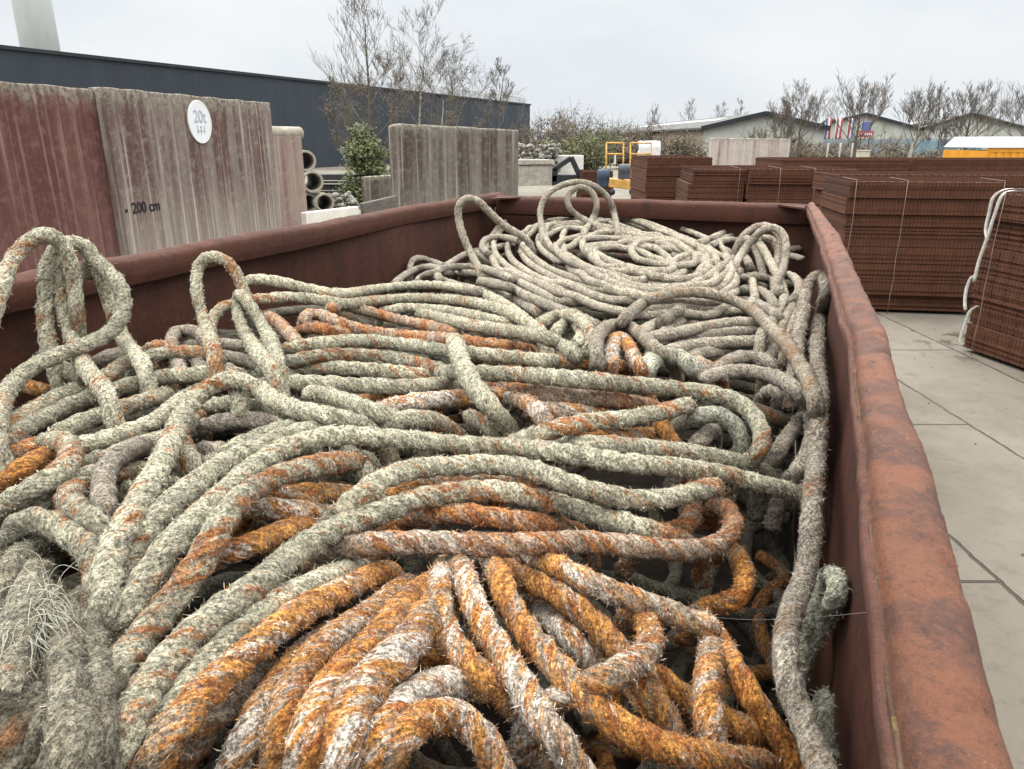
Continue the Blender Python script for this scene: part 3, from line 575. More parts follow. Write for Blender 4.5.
# ------------------------------------------------------------------ the big coil: one rope wound many times on the far mound
def coil_points():
    r = np.random.default_rng(5); out = []
    n = 17; lift = []
    for k in range(n):
        q = k/(n-1); sc = 1.-.74*q**1.15; ex = 118*sc*r.uniform(.93, 1.05); ey = 43*sc*r.uniform(.9, 1.06)
        cx = 619+30*q+r.uniform(-17, 17); cy = 266-8*q+r.uniform(-5, 5); a0 = r.uniform(0, 6.28)
        for a in np.linspace(0, 2*np.pi, 22, endpoint=False):
            w = 1+.07*math.sin(3*a+a0)+.10*math.sin(2*a+a0*2)
            tilt = .16
            x = ex*w*math.cos(a); y = ey*w*math.sin(a)
            out.append((cx+x, cy+y+tilt*x, r.uniform(-.004, .01)+.0035*k))
    return np.array(out)
def solve():
    """lay the strands on the heap from the lowest to the highest: every rope rests on those it crosses"""
    lay = sorted(range(len(STRANDS)), key=lambda i: STRANDS[i]['layer'])
    placed = np.zeros((0, 3)); res = {}
    D = 2*R0
    def lift_for(P, others):
        if not len(others): return np.full(len(P), -9.)
        req = np.full(len(P), -9.)
        for a in range(0, len(P), 64):
            d2 = (P[a:a+64, None, 0]-others[None, :, 0])**2+(P[a:a+64, None, 1]-others[None, :, 1])**2
            h = np.where(d2 < (D*.82)**2, others[None, :, 2]+np.sqrt(np.maximum(0, (D*.86)**2-d2)), -9.)
            req[a:a+64] = h.max(1)
        return req
    def to_world(px, py, z):
        r = rays(px, py); t = (z-CAM_H)/r[:, 2]; P = r*t[:, None]; P[:, 2] += CAM_H
        c = P[:, 0]*NV.x+P[:, 1]*NV.y
        for lim, sg in ((WALL_R-R0-.02, 1), (WALL_L+R0+.03, -1)):
            bad = (c-lim)*sg > 0
            if bad.any():
                f = lim/c[bad]; P[bad, :2] *= f[:, None]; P[bad, 2] = CAM_H+(P[bad, 2]-CAM_H)*f
        return P
    for i in lay:
        s = STRANDS[i]; A = s['P']; free = any(len(q) > 2 for q in A)
        if s['k'].get('coil'):
            A = coil_points(); xy = catmull(A, 6); px, py, dz = xy.T
            z = base_z(px, py)+dz; P = to_world(px, py, z); P = resample(P, .03); step = 60; done = []
            for a in range(0, len(P), step):          # turn after turn settles on the turns before it
                seg = P[a:a+step]; oth = np.vstack([placed]+done[:-1]) if len(done) > 1 else placed
                req = lift_for(seg, oth) if len(oth) else np.full(len(seg), -9.)
                seg = seg.copy(); seg[:, 2] = np.maximum(seg[:, 2], np.minimum(req, seg[:, 2]+.035)); done.append(seg)
            P = np.vstack(done); P[:, 2] = gsm(P[:, 2], 2.2); P = np.vstack([P, P[-1]+[.03, .01, -.02], P[-1]+[.05, .02, -.07]]); res[i] = P; placed = np.vstack([placed, P]); continue
        if free:
            Q = []
            for q in A:
                if len(q) > 2: Q.append(q)
                else:
                    b = base_z(np.array([q[0]]), np.array([q[1]]))[0]+.02*s['layer']; w = at_z(q[0], q[1], b); Q.append([q[0], q[1], w.y])
            X = catmull(Q); r = rays(X[:, 0], X[:, 1]); P = r*(X[:, 2]/r[:, 1])[:, None]; P[:, 2] += CAM_H
            c = P[:, 0]*NV.x+P[:, 1]*NV.y; bad = c < WALL_L+.03
            if bad.any():
                f = (WALL_L+.03)/c[bad]; P[bad, :2] *= f[:, None]; P[bad, 2] = CAM_H+(P[bad, 2]-CAM_H)*f
            c = P[:, 0]*NV.x+P[:, 1]*NV.y; bad = c > WALL_R-.045
            if bad.any():
                f = (WALL_R-.045)/c[bad]; P[bad, :2] *= f[:, None]; P[bad, 2] = CAM_H+(P[bad, 2]-CAM_H)*f
            P = resample(P, .012)
        else:
            X = catmull([q[:2] for q in A]); px, py = X.T
            z = base_z(px, py)+.018*s['layer']-.02+s['k'].get('dz', 0.)
            P = to_world(px, py, z); X = resample(np.column_stack([P, px, py]), .012); P, px, py = X[:, :3], X[:, 3], X[:, 4]
            ua = np.arange(len(P))*.012; e0, e1 = s['k'].get('blunt', (0, 0)); en = np.ones(len(P))          # ends sink beneath their neighbours
            if not e0: en = np.minimum(en, ua/.09)
            if not e1: en = np.minimum(en, (ua[-1]-ua)/.09)
            en = en*en*(3-2*en); z0 = P[:, 2]-(1-en)*.055; z = z0
            for it in range(3):
                req = lift_for(P, placed); up = np.clip(req-z0, 0, .065)*en
                k = 3; up = np.max(np.stack([np.roll(np.pad(up, k, mode='edge'), j)[k:-k] for j in range(-k, k+1)]), 0)
                z = z0+gsm(up, 4.5); P = to_world(px, py, z)
        for e in (0, 1):                                 # hidden ends dive under their neighbours
            if s['k'].get('blunt', (0, 0))[e]: continue
            a, b = (P[0], P[3]) if e == 0 else (P[-1], P[-4])
            d = (a-b)/max(1e-6, np.linalg.norm(a-b)); q1 = a+d*.035+[0, 0, -.012]; q2 = a+d*.065+[0, 0, -.05]; q3 = a+d*.08+[0, 0, -.10]
            t = catmull([a, q1, q2, q3], 5)[1:]
            c = t[:, 0]*NV.x+t[:, 1]*NV.y; t = t[(c < WALL_R-.04) & (c > WALL_L+.03)]
            P = np.vstack([t[::-1], P]) if e == 0 else np.vstack([P, t])
        for _ in range(2):
            for k in range(3): P[:, k] = gsm(P[:, k], 1.6)
        res[i] = P; placed = np.vstack([placed, P[::2]])
    return res
Rope(1, 'tan', 'big coil of clean pale rope wound many turns at the far end of the skip', '619,266 640,266', coil=True, name='rope_coil', R=.0198)
res = solve()
GROUPN = 'mooring ropes heaped in the skip'
for i, s in enumerate(STRANDS):
    k = s['k']; st = s['style']
    if k.get('tone'): STY['_t'] = STY[st][:5]+(k['tone'],); st = '_t'
    o = rope_object(res[i], st, 100+i, k.get('name', 'mooring_rope'), k.get('R', R0), k.get('blunt', (0, 0)), k.get('fuzz', 1.), k.get('lay'), k.get('ragged', 0.))
    tag(o, s['label'], 'rope', GROUPN if not k.get('coil') else None)
# the burst end: a rope whose end has come undone into loose pale fibres
def burst():
    r = np.random.default_rng(3); X = catmull([(2, 700), (14, 660), (30, 625), (45, 600), (56, 588)])
    rr = rays(X[:, 0], X[:, 1]); z = base_z(X[:, 0], X[:, 1])+.085; t = (z-CAM_H)/rr[:, 2]; P = rr*t[:, None]; P[:, 2] += CAM_H
    o = rope_object(P, 'fray', 991, 'frayed_rope', .016, (0, 1), 2., None, .2); tag(o, 'thin rope burst open into a brush of loose whitish fibres at lower left', 'rope', GROUPN)
    mb = MB(); org = P[len(P)//2]; end = P[-8]
    back = (P[0]-P[-1])/np.linalg.norm(P[0]-P[-1]); side = np.cross(back, [0, 0, 1.]); side /= np.linalg.norm(side)
    clumps = [(r.normal(0, .55), r.uniform(-.3, 1.), r.uniform(.1, .7), r.integers(len(P)//3, len(P))) for _ in range(16)]
    for k in range(330):                                   # yarns droop from the burst end over the strands below
        cl = clumps[k % 16]; a = P[cl[3]]; n = 7; L = r.uniform(.05, .13)
        d = back*(cl[1]+r.normal(0, .1))+side*(cl[0]+r.normal(0, .12))+np.array([0, 0, cl[2]]); d /= np.linalg.norm(d); p = a+r.normal(0, .007, 3); pts = [p.copy()]
        for j in range(n):
            d = d+r.normal(0, .20, 3)+back*.2+np.array([0, 0, -.36]); d /= np.linalg.norm(d); p = p+d*L/n; pts.append(p.copy())
        w = r.uniform(.0006, .0011); mb.tube([Vector(q-org) for q in catmull([list(q) for q in pts], 2)], list(np.linspace(w, w*.4, 2*n+1)), 3, False, True)
    mb.build('loose_fibres', plain('loose_white_fibre', (.27, .265, .22), .9, .35, 60, None), o)
burst()
# ropes deep in the heap, shade put into their colour, seen only through the gaps
def filler():
    r = np.random.default_rng(21); n = 0
    for k in range(130):
        c = r.uniform(-2.3, .1); s = r.uniform(.45, 5.6) if k < 66 else r.uniform(.4, 2.2); h = r.uniform(0, 6.28); pts = []; dep = r.choice([.14, .20, .27, .34])
        cur = 0.; ext = .55 if c > -.75 and s < 2.4 else 0.
        for j in range(int(r.uniform(26, 60))):
            cur = .8*cur+r.normal(0, .14); h += cur
            c += math.cos(h)*.08; s += math.sin(h)*.08
            if c > .12 or c < -2.34: h = math.pi-h; c = min(.12, max(-2.34, c))
            if s > 5.6 or s < .4: h = -h; s = min(5.6, max(.4, s))
            p = cs(c, s, 1.2); px, py = project(np.array([[p.x, p.y, 1.2]]))
            z = base_z(np.clip(px, 0, 850), np.clip(py, 215, 790))[0]-dep-ext; pts.append((p.x, p.y, z))
        if not ext and any(q[0]*NV.x+q[1]*NV.y > -.75 and .5 < q[0]*AV.x+q[1]*AV.y < 2.3 for q in pts): continue
        P = np.array(pts); P = catmull(np.column_stack([P[:, :2]*1000, P[:, 2:]]), 4)*[.001, .001, 1]
        for q in range(3): P[:, q] = gsm(P[:, q], 2.)
        near = np.median(P[:, 1]) < 1.3 and np.median(P[:, 0]) > -.3
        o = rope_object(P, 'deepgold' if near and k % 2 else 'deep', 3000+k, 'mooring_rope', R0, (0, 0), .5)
        tag(o, 'rope lying deep in the heap, coloured dark for shade, showing only through gaps', 'rope', 'shade-coloured ropes deep in the heap')
filler()

mb = MB(); pa, pb = at_z(690, 614, 1.12), at_z(880, 611, 1.47); mb.tube([pa+(pb-pa)*i/8+Vector((0, 0, -.012*math.sin(math.pi*i/8))) for i in range(9)], .0002, 5)
tag(mb.build('nylon_thread', plain('thin_nylon_thread', (.22, .22, .21), .5, .1, 9, None)), 'single thin thread stretched from the ropes to the right rim', 'thread')
# ------------------------------------------------------------------ ground
def ground_mat():
    t = NT('concrete_slabs'); g = t.n('ShaderNodeNewGeometry'); sx = t.n('ShaderNodeSeparateXYZ'); t.l(g.outputs['Position'], sx.inputs[0])
    cb = t.n('ShaderNodeCombineXYZ'); v = g.outputs['Position']
    wob = t.math('MULTIPLY', t.math('SUBTRACT', t.noise(v, 2.6, 7, .75), .5), .07)
    t.l(t.math('ADD', sx.outputs[1], -2.98), cb.inputs[0]); t.l(t.math('ADD', t.math('ADD', sx.outputs[0], -2.27), wob), cb.inputs[1])
    br = t.n('ShaderNodeTexBrick', offset=.5); t.l(cb.outputs[0], br.inputs['Vector'])
    br.inputs['Scale'].default_value = 1.; br.inputs['Brick Width'].default_value = 4.0; br.inputs['Row Height'].default_value = 1.03
    br.inputs['Mortar Size'].default_value = .013; br.inputs['Mortar Smooth'].default_value = .6
    br.inputs['Color1'].default_value = (.180, .160, .134, 1); br.inputs['Color2'].default_value = (.152, .135, .113, 1); br.inputs['Mortar'].default_value = (.06, .052, .042, 1)
    col = t.mix(.55, br.outputs[0], t.mix(t.ramp(t.noise(v, 1.1, 8, .7), .3, .7), (.17, .15, .125), (.30, .275, .235)), 'MULTIPLY')
    col = t.mix(.62, col, br.outputs[0])
    col = t.mix(t.ramp(t.noise(v, .55, 7, .7, .4), .42, .68, 0, .8), col, (.095, .085, .070))
    col = t.mix(t.ramp(t.noise(v, 7, 8, .75, .6), .48, .70, 0, .6), col, (.085, .077, .064))
    col = t.mix(t.ramp(t.noise(v, 38, 3, .7), .62, .75, 0, .35), col, (.13, .12, .10))
    far = t.ramp(sx.outputs[1], 14, 32)
    col = t.mix(far, col, t.mix(t.ramp(t.noise(v, .3, 8, .7), .35, .65), (.10, .092, .075), (.17, .155, .13)))
    damp = t.math('MULTIPLY', t.ramp(t.noise(v, 2.3, 5, .6), .55, .62), t.math('MULTIPLY', t.ramp(sx.outputs[0], 3.9, 4.3), t.math('MULTIPLY', t.ramp(sx.outputs[1], 6.2, 6.9), t.ramp(sx.outputs[1], 8.2, 7.8))))
    col = t.mix(t.math('MULTIPLY', damp, .75), col, (.07, .062, .045))
    rough = t.math('SUBTRACT', .85, t.math('MULTIPLY', damp, .6))
    h = t.math('ADD', t.noise(v, 30, 6, .7), t.math('MULTIPLY', br.outputs[1], -3.))
    return t.end(col, rough, t.bump(h, .006))
mb = MB(); mb.add([(-900, -60, 0), (900, -60, 0), (900, 1200, 0), (-900, 1200, 0)], [(0, 1, 2, 3)])
tag(mb.build('ground', ground_mat()), kind='structure')
# ------------------------------------------------------------------ concrete retaining panels
def concrete(name, base, stain, light, stain_lo=.38, top_dark=0.):
    t = NT(name); v = t.coords((1, 1, 1)); st = t.coords((5.5, 5.5, .22)); st2 = t.coords((16, 16, .35))
    col = t.mix(t.ramp(t.noise(v, 3, 8, .7), .3, .7), tuple(x*.8 for x in base), base)
    col = t.mix(t.ramp(t.noise(st, 1., 6, .62), stain_lo-.04, stain_lo+.26, 0, .92), col, stain)
    col = t.mix(t.ramp(t.noise(v, 9, 8, .75, .5), .45, .7, 0, .5), col, tuple(.5*(x+y) for x, y in zip(base, light)))
    col = t.mix(t.ramp(t.noise(st2, 1., 4, .6), .54, .72, 0, .7), col, light)
    tc = t.n('ShaderNodeTexCoord'); sx = t.n('ShaderNodeSeparateXYZ'); t.l(tc.outputs['Generated'], sx.inputs[0])
    keep = t.math('SUBTRACT', 1., t.ramp(t.math('ADD', sx.outputs[2], t.math('MULTIPLY', t.noise(st2, 1.4, 3, .6), .35)), .85, .35, 0, top_dark)); col = t.mix(t.math('SUBTRACT', 1., keep), col, t.mix(t.ramp(t.noise(st2, 1., 5, .7), .35, .65), base, light))
    edge = t.math('ADD', sx.outputs[2], t.math('MULTIPLY', t.math('SUBTRACT', t.noise(t.coords((7, 7, 1.6)), 1.5, 6, .7), .5), .28))
    moss = t.mix(t.ramp(t.noise(v, 16, 5, .7), .35, .6), (.075, .068, .052), (.30, .285, .235))
    col = t.mix(t.ramp(edge, .9, 1.02, 0, .8), col, moss)
    col = t.mix(t.ramp(t.noise(v, 60, 3, .7), .6, .75, 0, .5), col, tuple(x*.4 for x in stain))
    return t.end(col, .9, t.bump(t.noise(v, 45, 5, .7), .006))
M_pa = concrete('reddish_stained_concrete', (.13, .056, .046), (.07, .026, .023), (.23, .155, .135), .3, .3)
M_pb = concrete('streaked_concrete', (.175, .145, .127), (.066, .029, .025), (.37, .33, .29), .36, .75)
M_pc = concrete('pinkish_concrete', (.25, .185, .16), (.13, .08, .07), (.34, .29, .25), .5)
M_pd = concrete('mossy_grey_concrete', (.16, .14, .12), (.045, .030, .026), (.29, .275, .235), .36, .35)
M_pe = concrete('striped_concrete', (.40, .35, .32), (.17, .09, .085), (.52, .48, .44), .5)
def frame_of(pl, pr):
    """local frame with x along the face from left to right, y into the block, z up"""
    d = Vector((pr.x-pl.x, pr.y-pl.y, 0)); L = d.length; d.normalize(); return d, Vector((-d.y, d.x, 0)), L
def panel(name, pl, pr, th, mat, label, cat, zb=0., group=None, bevel=.012, cut=None):
    d, n, L = frame_of(pl, pr); org = Vector((pl.x, pl.y, 0))
    mb = MB(); N = 24; K = 8
    g = random.Random(int(L*997)); tops = [pl.z+(pr.z-pl.z)*i/N+g.uniform(-.008, .008) for i in range(N+1)]
    if cut: tops = [z-cut*math.exp(-((i/N)*L/.09)**2)*(1 if cut > 0 else 0) for i, z in enumerate(tops)]
    b = [(L*i/N, 0, zb) for i in range(N+1)]; vs = []
    for yy in (0, th):
        for i in range(N+1): vs.append((L*i/N, yy, zb)); vs.append((L*i/N, yy, tops[i]))
    W = 2*(N+1); fs = []
    for i in range(N):
        a = 2*i; fs += [(a, a+2, a+3, a+1), (W+a, W+a+1, W+a+3, W+a+2), (a+1, a+3, W+a+3, W+a+1), (a, W+a, W+a+2, a+2)]
    fs += [(0, 1, W+1, W), (2*N, W+2*N, W+2*N+1, 2*N+1)]
    mb.add(vs, fs); o = mb.build(name, mat, None, bevel)
    o.location = org; o.rotation_euler[2] = math.atan2(d.y, d.x); tag(o, label, cat, group); return o, d, n, L
GP = 'upright concrete panels behind the skip'
B0, B1 = at_y(103, 87, 8.55), at_y(270, 103, 12.3); B0.z = 2.49; B1.z = 2.50
dB, nB, LB = frame_of(B0, B1)
A1 = Vector((B0.x, B0.y, 0))+nB*.12-dB*.004; A0 = A1-dB*4.2; A1.z = 2.47; A0.z = 2.46
panel('concrete_wall', A0, A1, .16, M_pa, 'dark red stained concrete panel at the left edge, no sign on it', 'concrete wall', group=GP)
pb, *_ = panel('concrete_wall', B0, B1, .19, M_pb, 'streaked concrete panel with white oval sign and 200 cm mark', 'concrete wall', group=GP)
def on_B(px, py, off=.004):
    r = Vector(ray(px, py)); o = Vector((0, 0, CAM_H)); t = (Vector((B0.x, B0.y, 0))-o).dot(nB)/r.dot(nB); return o+r*t-nB*off
def text_obj(name, body, size, loc, xdir, normal, mat, depth=.002, squash=1.):
    cu = bpy.data.curves.new(name, 'FONT'); cu.body = body; cu.size = size; cu.extrude = depth; cu.offset = .012*size; cu.align_x = 'CENTER'; cu.align_y = 'CENTER'
    tmp = bpy.data.objects.new(name, cu); C.objects.link(tmp); dg = bpy.context.evaluated_depsgraph_get(); dg.update()
    me = bpy.data.meshes.new_from_object(tmp.evaluated_get(dg)); bpy.data.objects.remove(tmp)
    o = link(name, me, None, mat); up = Vector((0, 0, 1)); x = Vector(xdir).normalized()
    z = Vector(normal).normalized(); M = Matrix(((x.x*squash, up.x, z.x, loc.x), (x.y*squash, up.y, z.y, loc.y), (x.z*squash, up.z, z.z, loc.z), (0, 0, 0, 1))); o.matrix_world = M
    return o
M_black = plain('black_stencil_paint', (.012, .012, .014), .7, .3, 40, None)
def under(o, parent):
    bpy.context.view_layer.update(); m = o.matrix_world.copy(); o.parent = parent; o.matrix_parent_inverse = parent.matrix_world.inverted(); o.matrix_world = m
tx = text_obj('size_marking', '200 cm', .175, on_B(146, 207, .006), dB, -nB, M_black); under(tx, pb)
tx = text_obj('dot_marking', '.', .3, on_B(125, 204, .006), dB, -nB, M_black); under(tx, pb)
# round sign
sc_ = on_B(199, 122, .0)
sg = empty('round_sign', sc_, 'white round sign high on the streaked concrete panel', 'sign')
mb = MB(); ring = []; n = 40; Rs = .268
for rr_, off in ((Rs, 0.), (Rs, .012), (Rs-.006, .015)):
    for k in range(n):
        a = 2*math.pi*k/n; ring.append(dB*math.cos(a)*rr_+Vector((0, 0, math.sin(a)*rr_))-nB*(.003+off))
mb.add(ring, [(j*n+k, j*n+(k+1) % n, (j+1)*n+(k+1) % n, (j+1)*n+k) for j in (0, 1) for k in range(n)]+[tuple(2*n+k for k in range(n))])
mb.build('sign_plate', plain('white_sign_face', (.58, .60, .62), .5, .05, 8, None), sg)
mb = MB(); ri = []
for rr_ in (Rs-.02, Rs-.004):
    for k in range(n):
        a = 2*math.pi*k/n; ri.append(dB*math.cos(a)*rr_+Vector((0, 0, math.sin(a)*rr_))-nB*.020)
mb.add(ri, [(k, (k+1) % n, n+(k+1) % n, n+k) for k in range(n)]); mb.build('sign_rim', plain('white_sign_rim', (.66, .66, .65), .5, .03, 8, None), sg)
M_ink = plain('faded_grey_ink', (.30, .34, .40), .7, .15, 30, None)
for body, size, dz in (('20t', .22, .06), ('.', .2, -.02), ('I-I-I', .14, -.1)):
    o = text_obj('sign_lettering', body, size, sc_-nB*.0205+Vector((0, 0, dz)), dB, -nB, M_ink, .001); under(o, sg)
# the remaining panels
C0, C1 = at_y(268, 131, 12.9), at_y(301, 131, 13.6); C1.z = C0.z
pcn, dC, nC, LC = panel('concrete_wall', C0, C1, .14, M_pc, 'short pinkish concrete panel with a rolled top edge, beside the panel with the sign', 'concrete wall', group=GP)
mb = MB(); mb.tube([(-.02, .10, C0.z-.03), (LC+.06, .10, C0.z-.03)], .11, 16); mb.tube([(LC+.061, .10, C0.z-.03), (LC+.09, .10, C0.z-.03)], [.075, .07], 16)
mb.build('rolled_edge', plain('pale_concrete_edge', (.26, .23, .19), .9, .25, 8, .004), pcn)
D0, D1 = at_y(391, 123, 14.6), at_y(519, 130, 16.4)
pdn, dD, nD, LD = panel('concrete_wall', D0, D1, .15, M_pd, 'wide mossy grey concrete panel with a rounded top left corner', 'concrete wall', group=GP, bevel=.03, cut=.06)
D2, D3 = at_y(366, 177, 16.6), at_y(396, 175, 17.4)
panel('concrete_wall', D2, D3, .15, M_pd, 'low streaked concrete block behind the mossy grey panel', 'concrete wall', group=GP)
E0, E1 = at_y(712, 138, 24.), at_y(791, 139, 24.8)
panel('concrete_wall', E0, E1, .2, M_pe, 'far concrete panel with dark red vertical stripes behind the mesh stacks', 'concrete wall', group=GP)
# concrete pipes
M_pipe = plain('grey_concrete_pipe', (.25, .23, .19), .9, .25, 6, .004)
def ring_pipe(px, py, y, r, L, label):
    c = at_y(px, py, y); o = empty('concrete_pipe', c, label, 'pipe', 'concrete pipes stacked behind the panels'); n = 24
    dv = Vector((-.42, .9, 0)).normalized(); sx = Vector((dv.y, -dv.x, 0)); vs = []
    for rr_, t in ((r, 0), (r, L), (r*.78, L), (r*.78, 0)):
        for k in range(n):
            a = 2*math.pi*k/n; vs.append(sx*math.cos(a)*rr_+Vector((0, 0, math.sin(a)*rr_))+dv*t)
    mb = MB(); mb.add(vs, [(j*n+k, j*n+(k+1) % n, ((j+1) % 4)*n+(k+1) % n, ((j+1) % 4)*n+k) for j in range(4) for k in range(n)], False)
    me = mb.build('pipe_body', M_pipe, o, .01)
for px, py, r, lab in ((306, 161, .215, 'concrete pipe on top of the stack beside the pinkish panel'), (313, 182, .225, 'concrete pipe in the middle of the stack beside the pinkish panel'), (309, 203, .20, 'concrete pipe at bottom left of the stack beside the pinkish panel'), (325, 203, .20, 'concrete pipe at bottom right of the stack beside the pinkish panel')):
    ring_pipe(px, py, 16.+.2*random.random(), r, 1.6, lab)
M_dark = plain('dark_bitumen_timber', (.028, .03, .034), .6, .3, 5, .004)
for i, (px, py, lab) in enumerate(((341, 177, 'upper dark beam lying behind the concrete pipes'), (345, 187, 'middle dark beam lying behind the concrete pipes'), (346, 196, 'lower dark beam lying behind the concrete pipes'))):
    p = at_y(px, py, 19.5+i*.1); mb = MB(); mb.bar(Vector((-.75, 0, 0)), Vector((.75, -.1, 0)), .3, .14); mb.bar(Vector((-.75, -.05, -.12)), Vector((.75, -.15, -.12)), .24, .05)
    o = mb.build('timber_beam', M_dark, None, .01); o.location = p; tag(o, lab, 'beam', 'dark beams behind the pipes')
p0, p1 = at_y(304, 221, 12.3), at_y(357, 214, 13.4); mb = MB(); L = (p1-p0).length
mb.bar(Vector((0, 0, 0)), p1-p0, .12, .27); o = mb.build('white_beam', plain('white_painted_beam', (.56, .54, .49), .6, .1, 4, .002), None, .012); o.location = p0; tag(o, 'long white beam lying just over the left rim, below the pipes', 'beam')
p0, p1 = at_y(362, 209, 13.6), at_y(396, 201, 14.3); mb = MB(); mb.bar(Vector((0, 0, 0)), p1-p0, .1, .2); o = mb.build('grey_plank', plain('dark_grey_plank', (.10, .09, .08), .8, .3, 6, .003, stretch=(1, 1, 6)), None, .008); o.location = p0; tag(o, 'dark grey plank leaning before the mossy grey panel', 'plank')
def rubble(name, c, sx, sy, sz, n, mats, label, kind=None, smin=.05, smax=.14):
    mb = MB(); r = random.Random(hash(name) % 1000 if False else len(label))
    for k in range(n):
        p = Vector((r.uniform(-1, 1)*sx, r.uniform(-1, 1)*sy, (r.random()**1.3)*sz)); s = r.uniform(smin, smax)
        bm = bmesh.new(); bmesh.ops.create_icosphere(bm, subdivisions=1, radius=s)
        for v in bm.verts: v.co = Vector((v.co.x*r.uniform(.7, 1.25), v.co.y*r.uniform(.7, 1.25), v.co.z*r.uniform(.55, 1.)))+p
        bm.verts.index_update(); mb.add([v.co.copy() for v in bm.verts], [[v.index for v in f.verts] for f in bm.faces]); bm.free()
    o = mb.build(name, mats); o.location = c; tag(o, label, 'heap', None, kind); return o
M_stone = plain('mixed_grey_stone', (.17, .16, .145), .9, .8, 9, .006)
c = at_y(342, 210, 17.6); rubble('rubble_heap', c, .32, .3, .36, 70, M_stone, 'small heap of grey rubble right of the concrete pipes', 'stuff', .04, .10)
c = at_y(536, 170, 27.); rubble('stone_heap', c, .85, .5, .85, 260, M_stone, 'heap of pale and dark stones right of the grey shed corner', 'stuff', .05, .12)
# concrete beams right of the mossy panel
M_cb = plain('weathered_concrete_beam', (.26, .24, .21), .9, .3, 5, .006)
pa_, pb_ = at_y(519, 186, 24.), at_y(552, 184, 24.4); d, n, L = frame_of(pa_, pb_); mb = MB(); mb.box((0, 0, 0), (L, .8, .62)); mb.box((-.02, -.06, .64), (L+.05, .8, .78)); mb.box((L-.2, -.008, .3), (L-.14, .01, .36))
o = mb.build('concrete_trough', M_cb, None, .02); o.location = pa_; o.rotation_euler[2] = math.atan2(d.y, d.x); tag(o, 'long weathered concrete block left of the black bracket', 'concrete block')
pa_, pb_ = at_y(548, 183, 27.5), at_y(583, 183, 27.5); d, n, L = frame_of(pa_, pb_); mb = MB(); mb.box((0, 0, 0), (L, .4, .95)); mb.box((.1, 0, .951), (.28, .3, 1.2))
o = mb.build('white_block', plain('chalky_white_block', (.5, .49, .46), .8, .12, 4, .003), None, .02); o.location = pa_; o.rotation_euler[2] = math.atan2(d.y, d.x); tag(o, 'white block behind the black bracket', 'block')
pa_ = at_y(551, 184, 25.5); M_bl = plain('black_painted_steel', (.02, .022, .026), .5, .3, 4, .002); mb = MB()
q = lambda x, y: at_y(x, y, 25.5)-pa_
mb.bar(q(553, 170), q(571, 158), .3, .16); mb.bar(q(571, 157), q(581, 179), .3, .16); mb.bar(q(551, 180), q(583, 180), .3, .34); mb.bar(q(554, 168), q(553, 182), .3, .25)
o = mb.build('steel_bracket', M_bl, None, .02); o.location = pa_; tag(o, 'black angular steel bracket before the white block', 'bracket')
# ------------------------------------------------------------------ stacks of rusty reinforcement mesh
def mesh_mat():
    t = NT('rusty_mesh_mats'); v = t.coords((1, 1, 1)); sv = t.coords((22, 22, 2.4))
    col = t.mix(t.ramp(t.noise(v, 5, 7, .7), .32, .68), (.056, .022, .0125), (.088, .034, .0175))
    col = t.mix(t.ramp(t.noise(sv, 3, 4, .6), .45, .7, 0, .45), col, (.10, .038, .021))
    w = t.n('ShaderNodeTexWave', wave_type='BANDS', bands_direction='X'); t.l(t._tc.outputs['Object'], w.inputs[0]); w.inputs['Scale'].default_value = 8.; w.inputs['Distortion'].default_value = .4; w.inputs['Detail'].default_value = 2.
    col = t.mix(t.ramp(w.outputs[1], .0, .3, .5, 0.), col, (.013, .007, .006))
    col = t.mix(t.ramp(t.noise(v, 90, 3, .7), .58, .7, 0, .5), col, (.16, .065, .035))
    return t.end(col, .85, t.bump(w.outputs[1], .01, .6))
M_mesh = mesh_mat(); M_strap = plain('pale_wire_strap', (.17, .12, .10), .6, .2, 10, None); M_white = plain('white_lifting_strap', (.50, .49, .46), .8, .2, 30, .002)
def mesh_stack(pl, pr, depth, ztop, nb, label, strap_x=(), seed=0, teeth=False):
    d, n, L = frame_of(pl, pr); r = random.Random(seed)
    o = empty('mesh_stack', Vector((pl.x, pl.y, 0)), label, 'mesh stack', 'stacks of rusty reinforcement mesh', math.atan2(d.y, d.x)); z = .04; hb = (ztop-.04)/nb
    for b in range(nb):
        mb = MB(); ox = r.uniform(-.04, .04); oy = r.uniform(-.04, .03); ns = max(3, int((hb-.02)/.021)); p = (hb-.007)/ns
        for k in range(ns):
            jx = ox+r.uniform(-.006, .006); jy = oy+r.uniform(-.008, .008)+.006*(k % 2)
            mb.box((jx, jy, z+k*p), (L+jx+r.uniform(-.006, .006), depth+jy, z+k*p+p*.97))
            if teeth and k % 2 == 0:
                for m in range(int(L/.15)): mb.box((jx+.07+m*.15, jy-.018, z+k*p+.002), (jx+.078+m*.15, jy+.004, z+k*p+.010))
        for m in range(int(L/.3)): mb.box((ox+.1+m*.3, oy+.02, z), (ox+.2+m*.3, depth+oy-.02, z+hb-.010))
        mb.build('mat_bundle', M_mesh, o); z += hb
    mb = MB()
    for m in range(int(L/.10)): mb.box((m*.10, -.01, ztop-.012), (m*.10+.008, depth+.01, ztop-.004))
    for m in range(int(depth/.10)): mb.box((-.01, m*.10, ztop-.002), (L+.01, m*.10+.008, ztop+.006))
    mb.build('top_mat', M_mesh, o)
    for x in strap_x:
        mb = MB(); pts = [(x, depth*.5, ztop+.015), (x, -.03, ztop+.012)]+[(x+r.uniform(-.008, .008), -.045-r.uniform(0, .012), ztop*(1-q/7)) for q in range(1, 8)]; mb.tube(pts, .004, 6); mb.build('strap', M_strap, o)
    return o
def stk(px0, y0, px1, y1, depth, z, nb, label, straps=(), seed=0):
    a, b = at_y(px0, 200, y0), at_y(px1, 200, y1); return mesh_stack(a, b, depth, z, nb, label, straps, seed)
